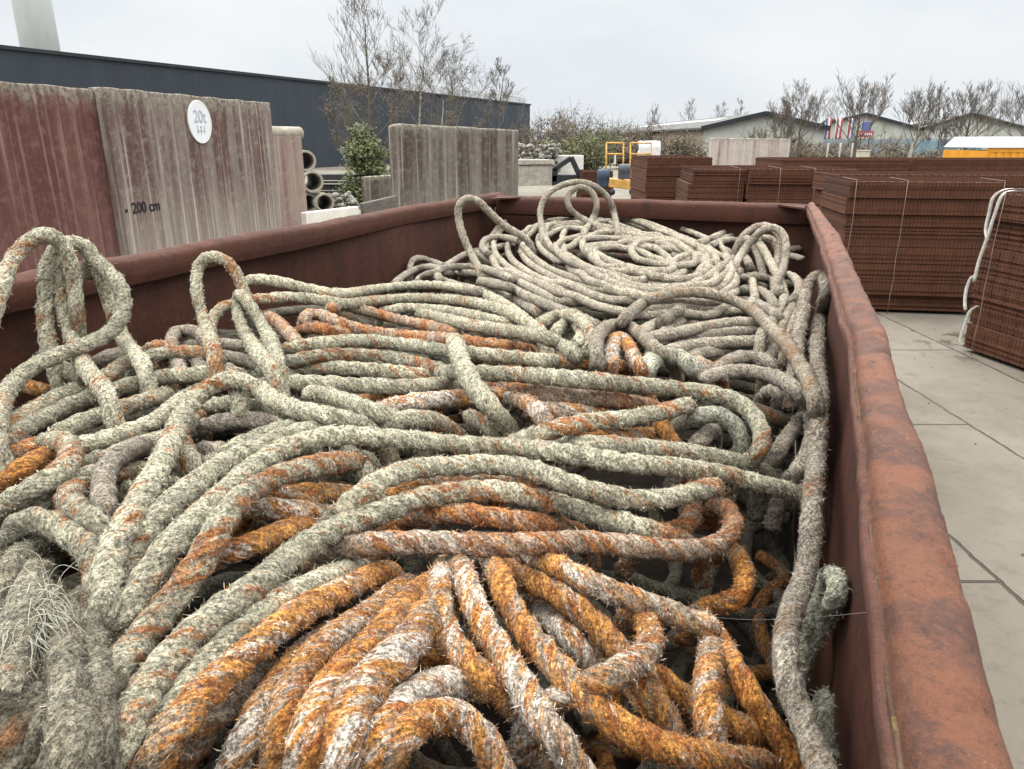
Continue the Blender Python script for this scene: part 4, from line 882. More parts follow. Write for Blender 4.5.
stk(848, 8.70, 1001, 8.45, 1.2, 1.51, 8, 'nearest tall stack of rusty mesh mats, facing the right rim with two straps', (.06, .60, 1.60), 1)
stk(838, 10.4, 1060, 10.2, 1.1, 1.51, 6, 'rusty mesh stack showing only its top edge behind the nearest tall stack', (), 2)
stk(746, 12.7, 852, 12.5, 1.9, 1.50, 6, 'rusty mesh stack directly behind the far right corner of the skip', (.5, 1.05), 3)
stk(689, 13.0, 745, 12.9, 1.9, 1.49, 6, 'narrow rusty mesh stack right of the far middle of the skip rim', (.8,), 4)
stk(644, 15.4, 708, 15.4, 2.0, 1.62, 7, 'rusty mesh stack standing highest beside the yellow trolley', (), 5)
stk(779, 20., 905, 20., 2.2, 1.48, 5, 'far rusty mesh stack before the striped concrete panel', (), 6)
stk(908, 20.4, 1075, 20.4, 2.2, 1.46, 5, 'far rusty mesh stack before the blue container', (), 7)
stk(581, 24.5, 612, 24.5, 1.6, 1.0, 4, 'small far rusty mesh stack left of the yellow trolley', (), 8)
# stack at the right frame edge with white straps
pl = Vector((4.40, 6.95, 0)); pr = pl+Vector((.17, -.985, 0))*2.4
stR = mesh_stack(pl, pr, 1.15, 1.50, 6, 'rusty mesh stack at the right frame edge tied with white straps', (.16,), 9, True)
def ribbon(pts, w, side, name, parent):
    pts = [Vector((p[2], p[1], p[0])) for p in catmull([(p[2], p[1], p[0]) for p in pts], 6)]; sd = Vector(side); vs = []
    for p in pts: vs += [p-sd*w/2, p+sd*w/2]
    mb = MB(); mb.add(vs, [(2*i, 2*i+1, 2*i+3, 2*i+2) for i in range(len(pts)-1)], True); o = mb.build(name, M_white, parent); m = o.modifiers.new('thick', 'SOLIDIFY'); m.thickness = .002
for k, pts in enumerate([((.12, .3, 1.525), (.09, .0, 1.525), (.05, -.05, 1.46), (.03, -.045, 1.32), (.03, -.045, 1.16), (.07, -.045, 1.08)), ((.17, .2, 1.525), (.14, -.03, 1.50), (.10, -.05, 1.3), (.07, -.05, 1.1), (.03, -.05, .9), (.01, -.045, .68)), ((.02, .0, .74), (-.01, -.05, .73), (-.04, -.06, .64), (-.04, -.06, .5), (-.02, -.05, .40)), ((.10, -.03, .47), (.06, -.06, .42), (.02, -.06, .28), (.0, -.06, .12), (.01, -.045, .06))]):
    ribbon(pts, .03, (.5, .85, .0), 'lifting_strap', stR)
# ------------------------------------------------------------------ yellow trolley
M_yel = plain('worn_yellow_paint', (.42, .24, .06), .55, .25, 8, .002, dirt=(.25, .16, .06))
T0 = at_y(607, 190, 22.5); ty = empty('yellow_trolley', T0, 'yellow steel trolley with two upright frames and odds and ends aboard', 'trolley')
q = lambda x, y, dy=0.: at_y(x, y, 22.5+dy)-T0
mb = MB(); mb.bar(q(607, 182), q(634, 185), .9, .24); mb.build('bed', M_yel, ty, .02)
for xs, dy in (((606, 623), 0), ((630, 651), .6)):
    mb = MB()
    for x in xs: mb.tube([q(x, 182, dy), q(x+.5, 143, dy)], .024, 8)
    mb.tube([q(xs[0]+.5, 143, dy), q(xs[1]+.5, 143, dy)], .024, 8); mb.tube([q(xs[0], 154, dy), q(xs[1], 154, dy)], .025, 8); mb.build('upright_frame', M_yel, ty)
mb = MB(); mb.bar(q(615, 164, -.02), q(615, 155, -.02), .25, .03); mb.build('white_plate', M_white, ty)
for x in (610, 630):
    mb = MB(); c = q(x, 191); mb.tube([c+Vector((0, -.5, 0)), c+Vector((0, -.38, 0))], .09, 14); mb.build('wheel', M_bl, ty)
for px, py, h, col, lab in ((624, 179, .42, (.07, .08, .095), 'blue grey canister standing on the yellow trolley'), (603, 187, .5, (.035, .055, .085), 'dark blue drum left of the yellow trolley')):
    p = at_y(px, py, 22.2); mb = MB(); mb.tube([(0, 0, 0), (0, 0, .03), (0, 0, h*.5), (0, 0, h*.52), (0, 0, h-.05), (0, 0, h)], [.17, .18, .18, .19, .18, .13], 16); o = mb.build('drum', plain('drum_paint_'+lab[:4], col, .5, .2, 6, .002)); o.location = p; tag(o, lab, 'drum')
def bag(px, py, y, w, h, label, lean=0.):
    p = at_y(px, py, y); bm = bmesh.new(); bmesh.ops.create_cube(bm, size=1.); bmesh.ops.subdivide_edges(bm, edges=bm.edges[:], cuts=5, use_grid_fill=True); r = random.Random(px)
    for v in bm.verts:
        c = v.co; k = 1+.12*math.cos(c.z*3)-.1*(abs(c.x)*abs(c.y)*4); c.x *= w*k; c.y *= w*.8*k; c.z = (c.z+.5)*h; c.x += lean*c.z+r.uniform(-.03, .03); c.y += r.uniform(-.03, .03); c.z += r.uniform(-.02, .02)
    me = bpy.data.meshes.new('big_bag'); bm.to_mesh(me); bm.free(); me.polygons.foreach_set('use_smooth', [True]*len(me.polygons))
    o = link('big_bag', me, None, plain('white_woven_bag', (.5, .51, .52), .7, .12, 9, .006)); o.location = p; tag(o, label, 'bag')
bag(647, 185, 23.6, .62, 1.28, 'white bulk bag standing behind the yellow trolley'); bag(637, 186, 22.8, .34, .62, 'small slumped white bag leaning against the bulk bag', .12)

# grit, rope fluff and flakes of rust lying on the slabs beside the skip
def litter():
    r = random.Random(77); mb = MB()
    for k in range(230):
        p = Vector((r.uniform(1.5, 6.5), r.uniform(2., 9.5), .004)); s = r.uniform(.003, .010)*(1 if r.random() < .93 else 2.2); a = r.uniform(0, 3.1)
        q = [p+Vector((math.cos(a+t)*s*r.uniform(.6, 1.3), math.sin(a+t)*s*r.uniform(.6, 1.3), 0)) for t in (0, 1.3, 2.5, 3.8, 5.1)]
        mb.add(q+[x*.3+p*.7+Vector((0, 0, s*r.uniform(.3, .8))) for x in q], [(i, (i+1) % 5, 5+(i+1) % 5, 5+i) for i in range(5)]+[(5, 6, 7, 8, 9)])
    tag(mb.build('grit', plain('mixed_grit', (.07, .05, .036), .9, .8, 3, None)), 'scattered grit and rust flakes on the slabs beside the skip', 'grit', None, 'stuff')
litter()
# ------------------------------------------------------------------ the grey shed and other buildings
def corr_mat(name, col, scale, var=.15):
    t = NT(name); v = t.coords(); w = t.n('ShaderNodeTexWave', wave_type='BANDS', bands_direction='X'); t.l(v, w.inputs[0]); w.inputs['Scale'].default_value = scale
    c = t.mix(t.ramp(t.noise(t.coords((.3, .3, .06)), 2, 6, .6), .3, .7), tuple(x*(1-var) for x in col), tuple(x*(1+var) for x in col))
    return t.end(c, .55, t.bump(w.outputs[1], .03))
M_shed = corr_mat('dark_grey_cladding', (.026, .034, .046), 2.2, .14); M_trim = plain('dark_roof_trim', (.018, .021, .026), .6, .2, 3, None)
def building(name, label, cat='building'): return empty(name, (0, 0, 0), label, cat)
sA, sB = at_y(5, 49, 37.), at_y(530, 107, 95.); d = Vector((sB.x-sA.x, sB.y-sA.y, 0)).normalized(); sA2 = sA-d*40; n = Vector((-d.y, d.x, 0)); zt = 6.0
sh = building('grey_shed', 'long dark blue grey corrugated shed along the left background'); L = (Vector((sB.x, sB.y, 0))-Vector((sA2.x, sA2.y, 0))).length
sh.location = (sA2.x, sA2.y, 0); sh.rotation_euler[2] = math.atan2(d.y, d.x)
zA, zB = sA.z, sB.z; z2 = zA+(zA-zB)*40/(sB-sA).length
mb = MB(); mb.hexa([(0, 0, 0), (L, 0, 0), (L, 25, 0), (0, 25, 0)], [(0, 0, zt-.1), (L, 0, zt-.1), (L, 25, zt-.1), (0, 25, zt-.1)]); mb.build('wall', M_shed, sh)
mb = MB(); mb.box((-.1, -.12, zt-.102), (L+.12, 25.1, zt+.06)); mb.build('roof_edge', M_trim, sh)
mb = MB(); mb.box((L-28, .3, zt+.062), (L-.3, 22, zt+.75)); mb.build('roof_unit', plain('pale_grey_roof_unit', (.42, .44, .46), .6, .1, 1, None), sh)
p = at_y(37, 30, 75.); mb = MB(); 
mb.tube([(0, 0, 0), (0, 0, 19.), (0, 0, 19.3)], [1.66, 1.58, 1.45], 28); o = mb.build('white_silo', plain('off_white_silo_paint', (.38, .40, .395), .6, .07, .6, .01, stretch=(1, 1, .3), dirt=(.31, .30, .28))); o.location = (p.x, p.y, 0); tag(o, 'pale round silo rising behind the grey shed at top left', 'silo')
# low gabled brick building
def gable(b, org, d, W, ze, zr, Ln, wallm, sidem, roofm, trimm, ridge=.5):
    """front from org along +x (width W), running back along d"""
    org = Vector(org); e = Vector((1, 0, 0)); d = Vector(d).normalized()*Ln; U = Vector((0, 0, 1))
    a, c, m = org, org+e*W, org+e*W*ridge
    mb = MB(); mb.add([a, c, c+U*ze, m+U*zr, a+U*ze], [(0, 1, 2, 3, 4)]); mb.build('gable_wall', wallm, b)
    mb = MB(); mb.add([a+d, c+d, c+d+U*ze, m+d+U*zr, a+d+U*ze], [(4, 3, 2, 1, 0)]); mb.build('gable_wall', wallm, b)
    mb = MB(); mb.add([a, a+d, a+d+U*ze, a+U*ze], [(0, 3, 2, 1)]); mb.build('side_wall', sidem, b)
    mb = MB(); mb.add([c, c+d, c+d+U*ze, c+U*ze], [(0, 1, 2, 3)]); mb.build('side_wall', sidem, b)
    o = d.normalized()*.3; th = Vector((0, 0, .15))
    for p, q in ((a, m), (c, m)):
        s = (p-m).normalized()*.3-Vector((0, 0, .08)); p1 = p+U*ze+s+Vector((0, 0, .04)); m1 = m+U*zr+Vector((0, 0, .04))
        mb = MB(); mb.hexa([p1-o, m1-o, m1+d+o, p1+d+o], [p1-o+th, m1-o+th, m1+d+o+th, p1+d+o+th]); mb.build('roof', roofm, b)
        mb = MB(); mb.bar(p1-o*1.3+th*.5, m1-o*1.3+th*.5, .12, .34); mb.build('verge', trimm, b)
M_brick = plain('brown_brick', (.20, .17, .13), .9, .25, 3, None, dirt=(.13, .11, .085)); M_roofg = plain('grey_sheet_roof', (.075, .075, .075), .7, .15, .5, None); M_wht = plain('whitish_cladding', (.34, .35, .325), .7, .12, .6, None, dirt=(.23, .235, .20))
M_sky = plain('rooflight_sheet', (.30, .31, .32), .5, .05, 1, None)
g0 = at_y(704, 129, 60.); gz = at_y(762, 115, 60.).z; b1 = building('brick_building', 'low brick building with a whitish gable behind the striped concrete panel')
gable(b1, (g0.x, g0.y, 0), (-.02, 1, 0), 9.2, g0.z, gz, 52, M_wht, M_brick, M_roofg, M_trim, .49)
mb = MB(); sl = Vector((4.5, 0, gz-g0.z)); a = Vector((g0.x, g0.y+6, g0.z))+sl*.55+Vector((0, 0, .22)); mb.add([a, a+sl*.22, a+sl*.22+Vector((-.9, 44, 0)), a+Vector((-.9, 44, 0))], [(0, 1, 2, 3)]); mb.build('rooflight', M_sky, b1)
for i, (pl_, pk, pr_) in enumerate(((800, 866, 921), (921, 972, 1030))):
    a, m, c = at_y(pl_, 130, 100.), at_y(pk, 115, 100.), at_y(pr_, 130, 100.)
    b = building('warehouse', ('white gabled warehouse behind the flags' if i == 0 else 'white gabled warehouse behind the blue container at far right'))
    gable(b, (a.x, a.y, 0), AV, c.x-a.x-.02, a.z, m.z, 60, M_wht, M_wht, M_roofg, M_trim, (m.x-a.x)/(c.x-a.x))
    mb = MB(); sl = Vector((m.x-a.x, 0, m.z-a.z)); q = Vector((a.x, a.y+4, a.z))+AV*3+sl*.55+Vector((0, 0, .22)); mb.add([q, q+sl*.2, q+sl*.2+AV*50, q+AV*50], [(0, 1, 2, 3)]); mb.build('rooflight', M_sky, b)
# blue hoarding, containers, signs, flags
M_blue = corr_mat('faded_blue_steel', (.13, .20, .24), 3.); M_blg = plain('blue_grey_hoarding', (.17, .22, .25), .7, .2, .5, None)
a, c = at_y(800, 139, 72.), at_y(945, 139, 72.); mb = MB(); mb.box((0, 0, 0), (c.x-a.x, .3, a.z)); 
for k in range(8): mb.box((k*(c.x-a.x)/8, -.1, 0), (k*(c.x-a.x)/8+.15, -.01, a.z+.1))
o = mb.build('blue_hoarding', M_blg); o.location = (a.x, a.y, 0); tag(o, 'long blue grey hoarding before the white warehouses', 'fence')
def container(px0, px1, pyt, y, depth, mat, name, label, roof=None):
    a, c = at_y(px0, pyt, y), at_y(px1, pyt, y); W = c.x-a.x; H = a.z; b = empty(name, (a.x, a.y, 0), label, 'container')
    mb = MB(); mb.box((0, 0, .12), (W, depth, H-.1)); mb.build('body', mat, b, .02)
    mb = MB()
    for x in (0, W-.12): mb.box((x, -.03, .05), (x+.12, -.004, H))
    mb.box((.13, -.03, H-.16), (W-.13, -.004, H)); mb.box((.13, -.03, .05), (W-.13, -.004, .2)); mb.build('corner_frame', mat, b)
    n = max(4, int(W/.3)); mb = MB()
    for k in range(n): mb.box((.14+k*(W-.28)/n, -.022, .21), (.14+(k+.5)*(W-.28)/n, -.004, H-.17))
    mb.build('ribs', mat, b)
    if roof: 
        mb = MB(); mb.hexa([(-.05, -.1, H+.004), (W+.05, -.1, H+.004), (W+.05, depth, H+.004), (-.05, depth, H+.004)], [(.35, .35, H+.42), (W+.05, .35, H+.42), (W+.05, depth, H+.42), (.35, depth, H+.42)]); mb.build('roof', roof, b, .03)
    return b
bc = container(940, 984, 139, 52., 3., M_blue, 'blue_container', 'faded blue container with a dark slot near its top, left of the orange one')
mb = MB(); mb.box((1.0, -.04, 2.0-.35), (2.5, -.035, 2.0-.15)); mb.build('slot', M_bl, bc); mb = MB(); mb.box((1.3, -.045, 1.1), (1.9, -.038, 1.4)); mb.build('white_patch', M_white, bc)
container(905, 941, 143, 58., 3., M_blg, 'grey_container', 'blue grey container behind the pale trunked tree')
M_or = plain('orange_yellow_paint', (.50, .22, .02), .5, .12, 2, .002); M_rf = plain('pale_lilac_roof_sheet', (.30, .29, .31), .6, .06, 2, None)
container(987, 1075, 148, 30., 3., M_or, 'orange_container', 'orange yellow container with a pale roof at the right edge', M_rf)
M_red = plain('red_sign_paint', (.30, .05, .06), .6, .1, 3, None); M_sblue = plain('blue_sign_paint', (.09, .11, .28), .6, .1, 3, None); M_flagw = plain('white_flag_cloth', (.50, .50, .52), .8, .06, 4, None)
p = at_y(867, 130, 64.); sgn = empty('billboard', (p.x, p.y, 0), 'blue and red billboard by the dark tree trunk, before the warehouses', 'sign')
k = 64/779; mb = MB(); mb.box((-5*k, 0, p.z-.05), (4*k, .1, p.z+.62)); mb.build('blue_board', M_sblue, sgn); mb = MB(); mb.box((-7*k, -.02, p.z-.55), (7*k, .1, p.z-.06)); mb.build('red_board', M_red, sgn)
mb = MB()
for i in range(6): mb.box((-5.6*k+i*1.9*k, -.04, p.z-.40), (-5.6*k+i*1.9*k+1.2*k, -.022, p.z-.22))
mb.build('white_lettering', M_flagw, sgn)
for x in (-.35, .35): mb = MB(); mb.tube([(x, .15, 0), (x, .15, p.z)], .05, 6); mb.build('post', M_trim, sgn)
M_pole = plain('pale_flag_pole', (.34, .34, .32), .5, .1, 2, None)
for i, (px, cols, lab) in enumerate(((826, (M_sblue, M_flagw, M_red), 'banner flag with blue hoist edge, leftmost of three'), (837, (M_red, M_flagw, M_red), 'banner flag with two red bands, middle of three'), (849, (M_red, M_flagw, M_sblue), 'banner flag with blue outer edge, rightmost of three'))):
    p = at_y(px, 118, 60.); fl = empty('flag', (p.x, p.y, 0), lab, 'flag', 'banner flags before the warehouses'); mb = MB(); mb.tube([(0, 0, 0), (0, 0, p.z+.15)], .035, 6); mb.build('pole', M_pole, fl)
    for j, m in enumerate(cols):
        w = .15; mb = MB(); g = []; K = 8
        for s in range(K+1):
            for t_ in (0, 1): g.append((.04+w*(j+t_), .05*math.sin(s*.9+(j+t_)*1.3), p.z-.02-1.5*s/K))
        mb.add(g, [(2*s, 2*s+1, 2*s+3, 2*s+2) for s in range(K)], True); o = mb.build('flag_band', m, fl); md = o.modifiers.new('thick', 'SOLIDIFY'); md.thickness = .01
for px, lab in ((828.5, 'leftmost thin pale post under the flags'), (841, 'middle thin pale post under the flags'), (853, 'thin pale post close to the dark tree trunk')):
    p = at_y(px, 143, 36.); mb = MB(); mb.tube([(0, 0, 0), (0, 0, p.z-.04), (0, 0, p.z)], [.04, .04, .025], 8); o = mb.build('post', M_pole); o.location = (p.x, p.y, 0); tag(o, lab, 'post', 'thin pale posts')
p = at_y(865, 151, 44.); mb = MB(); mb.box((-.32, 0, 0), (.32, .4, p.z)); mb.box((-.36, -.03, p.z+.003), (.36, .43, p.z+.05)); o = mb.build('white_cabinet', plain('cream_cabinet_paint', (.46, .41, .35), .6, .1, 3, None), None, .01); o.location = (p.x, p.y, 0); tag(o, 'small cream cabinet at the foot of the dark tree trunk', 'cabinet')
# ------------------------------------------------------------------ trees and bushes
M_bark = plain('grey_brown_bark', (.085, .07, .055), .9, .3, 8, None); M_twig = plain('bare_twigs', (.105, .09, .078), .9, .3, 3, None); M_birch = plain('pale_birch_bark', (.30, .27, .22), .9, .35, 6, None); M_btwig = plain('budding_twigs', (.10, .085, .065), .9, .3, 3, None)
def bare_tree(px, pyt, y, spread, start, label, seed, name='bare_tree', tm=None, cm=None, levels=3, n1=14, up=.7, r0=.1, lean=0., rmin=.009, buds=0, group='bare trees in the background', drop=0.):
    top = at_y(px, pyt, y); H = top.z; r = random.Random(seed); o = empty(name, (top.x, top.y, 0), label, 'tree', group); tr = MB(); cr = MB(); K = 9
    trunk = [Vector((lean*(i/K)**2+r.uniform(-.02, .02)*H*.3*(i > 0), r.uniform(-.02, .02)*H*.3, H*.93*i/K)) for i in range(K+1)]
    tr.tube(trunk, [r0*(1-.86*i/K)+rmin for i in range(K+1)], 7, False)
    buds_pts = []
    def limb(p, d, L, rad_, lev):
        k = 4 if lev < 2 else 3; pts = [p.copy()]; q = p.copy(); dd = d.copy()
        for i in range(k):
            dd = (dd+Vector((r.gauss(0, .10), r.gauss(0, .10), r.gauss(.05, .08)-drop*(lev >= 2)))).normalized(); q = q+dd*L/k; pts.append(q.copy())
        cr.tube(pts, [max(rmin, rad_*(1-.7*i/k)) for i in range(k+1)], 5 if lev == 0 else 3, False)
        if buds and lev >= levels-1: buds_pts.extend(pts[1:])
        if lev < levels:
            m = r.randint(4, 6) if lev < 2 else r.randint(3, 4)
            for j in range(m):
                f = r.uniform(.3, 1.); i = min(k-1, int(f*k)); b = pts[i]+(pts[i+1]-pts[i])*(f*k-i)
                sd = Vector((r.gauss(0, 1), r.gauss(0, 1), r.gauss(.3, .5))).normalized(); limb(b, (dd*.9+sd*.62+Vector((0, 0, .15))).normalized(), L*r.uniform(.42, .62), rad_*.5, lev+1)
    for j in range(n1):
        f = start+(1-start)*((j+r.random())/n1); i = min(K-1, int(f*K)); b = trunk[i]+(trunk[i+1]-trunk[i])*(f*K-i); a = j*2.4+r.uniform(-.4, .4)
        Lb = spread*(1.05-.55*(f-start)/(1-start+.01))*r.uniform(.7, 1.1); d = Vector((math.cos(a), math.sin(a), up+.5*(f-start))).normalized(); limb(b, d, Lb, r0*.38*(1.2-f), 0)
    tr.build('trunk', tm or M_bark, o); cr.build('crown', cm or M_twig, o)
    if buds:
        V = []; F = []
        for b in buds_pts:
            for _ in range(buds):
                c = b+Vector((r.gauss(0, .1), r.gauss(0, .1), r.gauss(0, .1))); s = r.uniform(.012, .03); u = Vector((r.gauss(0, 1), r.gauss(0, 1), r.gauss(0, 1))).normalized(); v = u.orthogonal(); i = len(V); V += [c-u*s, c+v*s*.5, c+u*s, c-v*s*.5]; F.append((i, i+1, i+2, i+3))
        mb = MB(); mb.add(V, F); mb.build('buds', M_btwig, o)
    return o
bare_tree(364, 10, 31., 2.3, .30, 'tallest birch standing before the grey shed', 1, 'birch_tree', M_bark, M_twig, 3, 13, .9, .085, 0, .0045)
bare_tree(413, 26, 32., 2.2, .34, 'birch with arching twigs, second tallest before the grey shed', 2, 'birch_tree', M_birch, M_twig, 3, 12, .8, .06, .5, .0045, drop=.12)
bare_tree(455, 66, 33., 2.3, .30, 'low birch with drooping twigs at the shed roof line', 3, 'birch_tree', M_bark, M_twig, 3, 11, .5, .05, -.2, .0045, 0, drop=.2)
bare_tree(497, 66, 40., 1.3, .35, 'thin bare sapling near the right end of the grey shed', 4, 'birch_tree', M_bark, M_twig, 3, 13, .9, .05, .3, .006)
bare_tree(388, 70, 29., 1.8, .1, 'brown twiggy sapling low before the shed, right of the tallest birch', 14, 'birch_tree', M_bark, M_btwig, 3, 7, .8, .05, .1, .005, 1)
bare_tree(440, 92, 30., 2., .1, 'brown twiggy sapling low before the shed, above the mossy panel', 15, 'birch_tree', M_birch, M_btwig, 3, 7, .7, .05, .1, .005, 1)
bare_tree(345, 92, 28., 1.6, .1, 'brown twiggy sapling left of the evergreen shrub', 16, 'birch_tree', M_bark, M_btwig, 3, 8, .7, .05, -.1, .006, 1)
bare_tree(803, 103, 42., 1.9, .34, 'bare tree left of the flags', 5, n1=17, up=1.2, r0=.10, rmin=.0055)
bare_tree(862, 100, 40., 2.1, .36, 'bare tree with a dark trunk beside the billboard', 6, n1=17, up=1.1, r0=.12, rmin=.0055)
bare_tree(918, 104, 42., 1.9, .34, 'bare tree with a pale leaning trunk', 7, tm=M_birch, n1=17, up=1.1, r0=.11, lean=.5, rmin=.0055)
bare_tree(972, 109, 38., 2.1, .38, 'bare round crowned tree before the blue container', 8, n1=20, up=.9, r0=.12, rmin=.0055)
bare_tree(1032, 114, 44., 2.6, .4, 'bare tree cut off by the right frame edge', 9, n1=18, up=1., r0=.11, rmin=.0055)
bare_tree(783, 112, 48., 1.5, .2, 'low bare tree before the whitish gable', 10, n1=12, up=1., r0=.06, buds=1)
bare_tree(943, 118, 47., 1.3, .2, 'low bare sapling between the two rightmost big trees', 12, n1=10, up=1., r0=.05)
def bush(px, pyt, y, w, label, seed, leafs=1600, col=M_btwig, leafcol=None, zb=0.):
    p = at_y(px, pyt, y); H = p.z; r = random.Random(seed); o = empty('bare_bush', (p.x, p.y, zb), label, 'bush', 'bushes along the far edge of the yard'); cr = MB(); V = []; F = []
    for k in range(58):
        a = r.uniform(0, 6.28); e = math.sqrt(r.random())*w; b = Vector((math.cos(a)*e*.35, math.sin(a)*e*.35, 0)); hh = H*(r.uniform(.55, 1.06) if k % 5 else r.uniform(1.0, 1.3))*(1-.35*(e/w)**2); t = Vector((math.cos(a)*e, math.sin(a)*e*.8, hh)); pts = [b+(t-b)*i/4+Vector((r.gauss(0, .06), r.gauss(0, .06), 0))*i for i in range(5)]
        cr.tube(pts, [.035, .028, .022, .016, .01], 3, False)
        for j in range(10):
            f = r.uniform(.35, 1); i = min(3, int(f*4)); q = pts[i]; d = Vector((r.gauss(0, .6), r.gauss(0, .6), r.uniform(.2, 1))).normalized()*H*r.uniform(.1, .24); cr.tube([q, q+d*.5+Vector((r.gauss(0, .05), 0, 0)), q+d], [.014, .011, .008], 3, False)
            for _ in range(leafs//460):
                c = q+d*r.random()+Vector((r.gauss(0, .18), r.gauss(0, .18), r.gauss(0, .15))); s = r.uniform(.04, .11); u = Vector((r.gauss(0, 1), r.gauss(0, 1), r.gauss(0, 1))).normalized(); v = u.orthogonal(); i0 = len(V); V += [c-u*s, c+v*s*.6, c+u*s, c-v*s*.6]; F.append((i0, i0+1, i0+2, i0+3))
    cr.build('stems', M_twig, o); mb = MB(); mb.add(V, F); mb.build('foliage', leafcol or col, o)
M_ol = plain('olive_young_leaves', (.085, .09, .04), .8, .4, 2, None); M_brn = plain('brownish_buds', (.105, .085, .058), .9, .35, 2, None)
for i, (px, pyt, y, w, lab, lc, lf) in enumerate(((548, 107, 72., 3.4, 'tall brownish bush next to the grey shed corner', M_brn, 2300), (578, 106, 76., 3.2, 'tall brownish bush second from the grey shed', M_brn, 2300), (603, 124, 64., 2.4, 'olive green bush behind the yellow trolley', M_ol, 3200), (622, 116, 78., 2.8, 'thin topped bush above the yellow trolley', M_brn, 1800), (645, 118, 80., 2.8, 'brownish bush above the white bulk bag', M_brn, 1800), (565, 136, 56., 2.2, 'low olive bush behind the white block', M_ol, 2800), (668, 124, 96., 3., 'far bush peeping over the low brick roof, left one', M_brn, 900), (590, 140, 54., 1.9, 'low green bush left of the yellow trolley frames', M_ol, 2800), (633, 138, 55., 2.2, 'low brown bush right of the yellow trolley frames', M_brn, 2400),
      (664, 128, 50., 2.0, 'brown bush before the brick side wall, left one', M_brn, 1400), (690, 131, 49., 1.7, 'brown bush before the brick side wall, right one', M_brn, 1200), (768, 122, 45., 1.6, 'thin twiggy bush before the whitish gable', M_brn, 700), (880, 128, 55., 2.4, 'thin twiggy bush before the first warehouse', M_brn, 700), (815, 137, 52., 2.2, 'scrubby bush below the flags', M_brn, 1400), (790, 136, 50., 1.8, 'scrubby bush right of the striped concrete panel', M_brn, 1400), (893, 144, 50., 1.9, 'scrubby bush between the dark trunk and the pale trunk', M_brn, 1000), (930, 148, 46., 1.5, 'scrubby bush at the foot of the blue container', M_brn, 1000), (844, 143, 47., 1.8, 'scrubby bush left of the dark trunk', M_brn, 1200))):
    bush(px, pyt, y, w, lab, 40+i, lf, leafcol=lc)
for i, (px, pyt, y) in enumerate(((690, 104, 125.), (722, 106, 128.), (742, 103, 130.), (655, 110, 120.))):
    bare_tree(px, pyt, y, 2.2, .3, ('slender far tree behind the low brick roof, leftmost', 'slender far tree behind the middle of the brick roof', 'slender far tree behind the brick building ridge', 'slender far tree over the white bulk bag')[(i+1) % 4 if i < 3 else 0] if False else ('slender far tree over the left part of the brick roof', 'slender far tree over the middle of the brick roof', 'slender far tree just left of the whitish gable peak', 'slender far tree over the white bulk bag')[i], 60+i, n1=12, up=1.8, r0=.09, levels=2, rmin=.012)
def evergreen():
    p = at_y(362, 128, 19.); H = p.z; r = random.Random(8); o = empty('evergreen_shrub', (p.x, p.y, 0), 'bright green evergreen shrub between pipes and mossy panel', 'shrub'); st = MB(); V = []; F = []
    for k in range(34):
        a = r.uniform(0, 6.28); hh = H*r.uniform(.25, 1.); e = .78*math.sqrt(max(.05, 1-(hh/H*1.0-.35)**2*1.5))*r.uniform(.5, 1.)*(1.15-hh/H*.55); t = Vector((math.cos(a)*e, math.sin(a)*e, hh)); b = Vector((r.uniform(-.1, .1), r.uniform(-.1, .1), hh*.25))
        m = (b+t)/2+Vector((0, 0, .1)); st.tube([b, m, t], [.03, .02, .008], 4, False)
        for j in range(5):
            c0 = m+(t-m)*r.uniform(.1, 1.1)+Vector((r.gauss(0, .12), r.gauss(0, .12), r.gauss(0, .1)))
            for _ in range(42):
                c = c0+Vector((r.gauss(0, .10), r.gauss(0, .10), r.gauss(0, .075))); s = r.uniform(.025, .055); u = Vector((r.gauss(0, 1), r.gauss(0, 1), r.gauss(.2, .6))).normalized(); v = u.orthogonal(); i0 = len(V); V += [c-u*s, c+v*s*.5, c+u*s, c-v*s*.5]; F.append((i0, i0+1, i0+2, i0+3))
    st.build('stems', M_bark, o); mb = MB(); mb.add(V, F); t = NT('evergreen_leaves'); g = t.n('ShaderNodeNewGeometry')
    m_ = t.end(t.mix(t.noise(t.coords(), 2.5, 4, .6), (.035, .045, .016), (.085, .10, .035)), .6); mb.build('foliage', m_, o)
evergreen()
# ------------------------------------------------------------------ sky and light: bright overcast
W = bpy.data.worlds.new('World'); S.world = W; W.use_nodes = True; nt = W.node_tree; nt.nodes.clear()
def wn(t, **k):
    n = nt.nodes.new(t)
    for a, v in k.items(): setattr(n, a, v)
    return n
SUN_EL, SUN_AZ = rad(56), rad(-60)
sky = wn('ShaderNodeTexSky', sky_type='NISHITA'); sky.sun_disc = False; sky.sun_elevation = SUN_EL; sky.sun_rotation = SUN_AZ; sky.air_density = 1.2; sky.dust_density = 3.
tc = wn('ShaderNodeTexCoord'); sp = wn('ShaderNodeSeparateXYZ'); nt.links.new(tc.outputs['Generated'], sp.inputs[0])
mp = wn('ShaderNodeMapping'); mp.inputs['Scale'].default_value = (1, 1, 2.6); nt.links.new(tc.outputs['Generated'], mp.inputs[0])
no = wn('ShaderNodeTexNoise'); no.inputs['Scale'].default_value = 2.2; no.inputs['Detail'].default_value = 7; no.inputs['Roughness'].default_value = .55; nt.links.new(mp.outputs[0], no.inputs['Vector'])
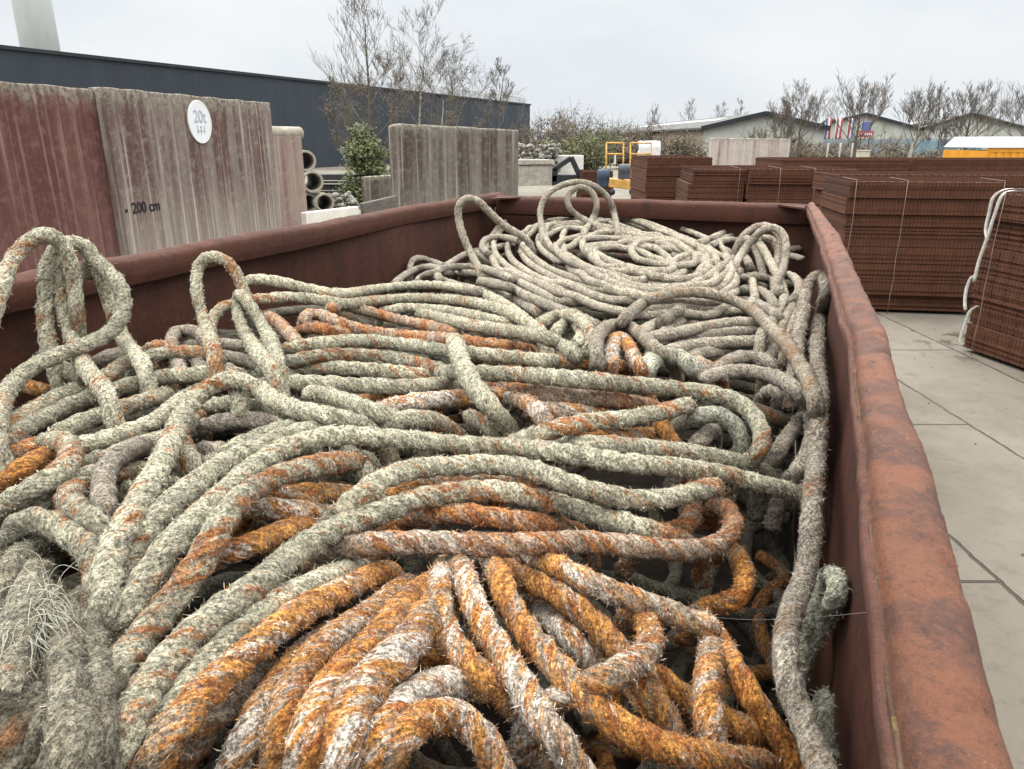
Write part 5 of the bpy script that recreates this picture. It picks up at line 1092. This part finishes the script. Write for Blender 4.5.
cl = wn('ShaderNodeMix', data_type='RGBA'); nr = wn('ShaderNodeMapRange', interpolation_type='SMOOTHSTEP'); nt.links.new(no.outputs[0], nr.inputs[0]); nr.inputs[1].default_value = .36; nr.inputs[2].default_value = .64; nt.links.new(nr.outputs[0], cl.inputs[0]); cl.inputs[6].default_value = SKY_A; cl.inputs[7].default_value = SKY_B
gr = wn('ShaderNodeMapRange'); nt.links.new(sp.outputs[2], gr.inputs[0]); gr.inputs[1].default_value = .2; gr.inputs[2].default_value = .85; gr.inputs[3].default_value = 1.; gr.inputs[4].default_value = SKY_ZEN
mu = wn('ShaderNodeVectorMath', operation='SCALE'); nt.links.new(cl.outputs[2], mu.inputs[0]); nt.links.new(gr.outputs[0], mu.inputs['Scale'])
wm = wn('ShaderNodeMapRange'); nt.links.new(sp.outputs[2], wm.inputs[0]); wm.inputs[1].default_value = .2; wm.inputs[2].default_value = .7
nc = wn('ShaderNodeMix', data_type='RGBA', blend_type='MULTIPLY'); nt.links.new(wm.outputs[0], nc.inputs[0]); nt.links.new(mu.outputs[0], nc.inputs[6]); nc.inputs[7].default_value = (1.06, 1., .90, 1)   # thick cloud overhead is neutral white, the low sky bluish
mx = wn('ShaderNodeMix', data_type='RGBA'); mx.inputs[0].default_value = .95; nt.links.new(sky.outputs[0], mx.inputs[6]); nt.links.new(nc.outputs[2], mx.inputs[7])
bg = wn('ShaderNodeBackground'); bg.inputs[1].default_value = .12; nt.links.new(mx.outputs[2], bg.inputs[0]); ow = wn('ShaderNodeOutputWorld'); nt.links.new(bg.outputs[0], ow.inputs[0])
sl = bpy.data.lights.new('sun', 'SUN'); sl.energy = 1.5; sl.angle = rad(14); sl.color = (1., .97, .92); so = bpy.data.objects.new('sun', sl); C.objects.link(so)
dirv = Vector((math.cos(SUN_EL)*math.sin(SUN_AZ), math.cos(SUN_EL)*math.cos(SUN_AZ), math.sin(SUN_EL))); so.rotation_euler = dirv.to_track_quat('Z', 'Y').to_euler(); so.location = (0, 0, 30)
S.view_settings.view_transform = 'Standard'; S.view_settings.look = 'None'; S.view_settings.gamma = 1; S.view_settings.use_curve_mapping = False; S.view_settings.exposure = EXPO
S.cycles.max_bounces = 4; S.cycles.diffuse_bounces = 2; S.cycles.use_denoising = True
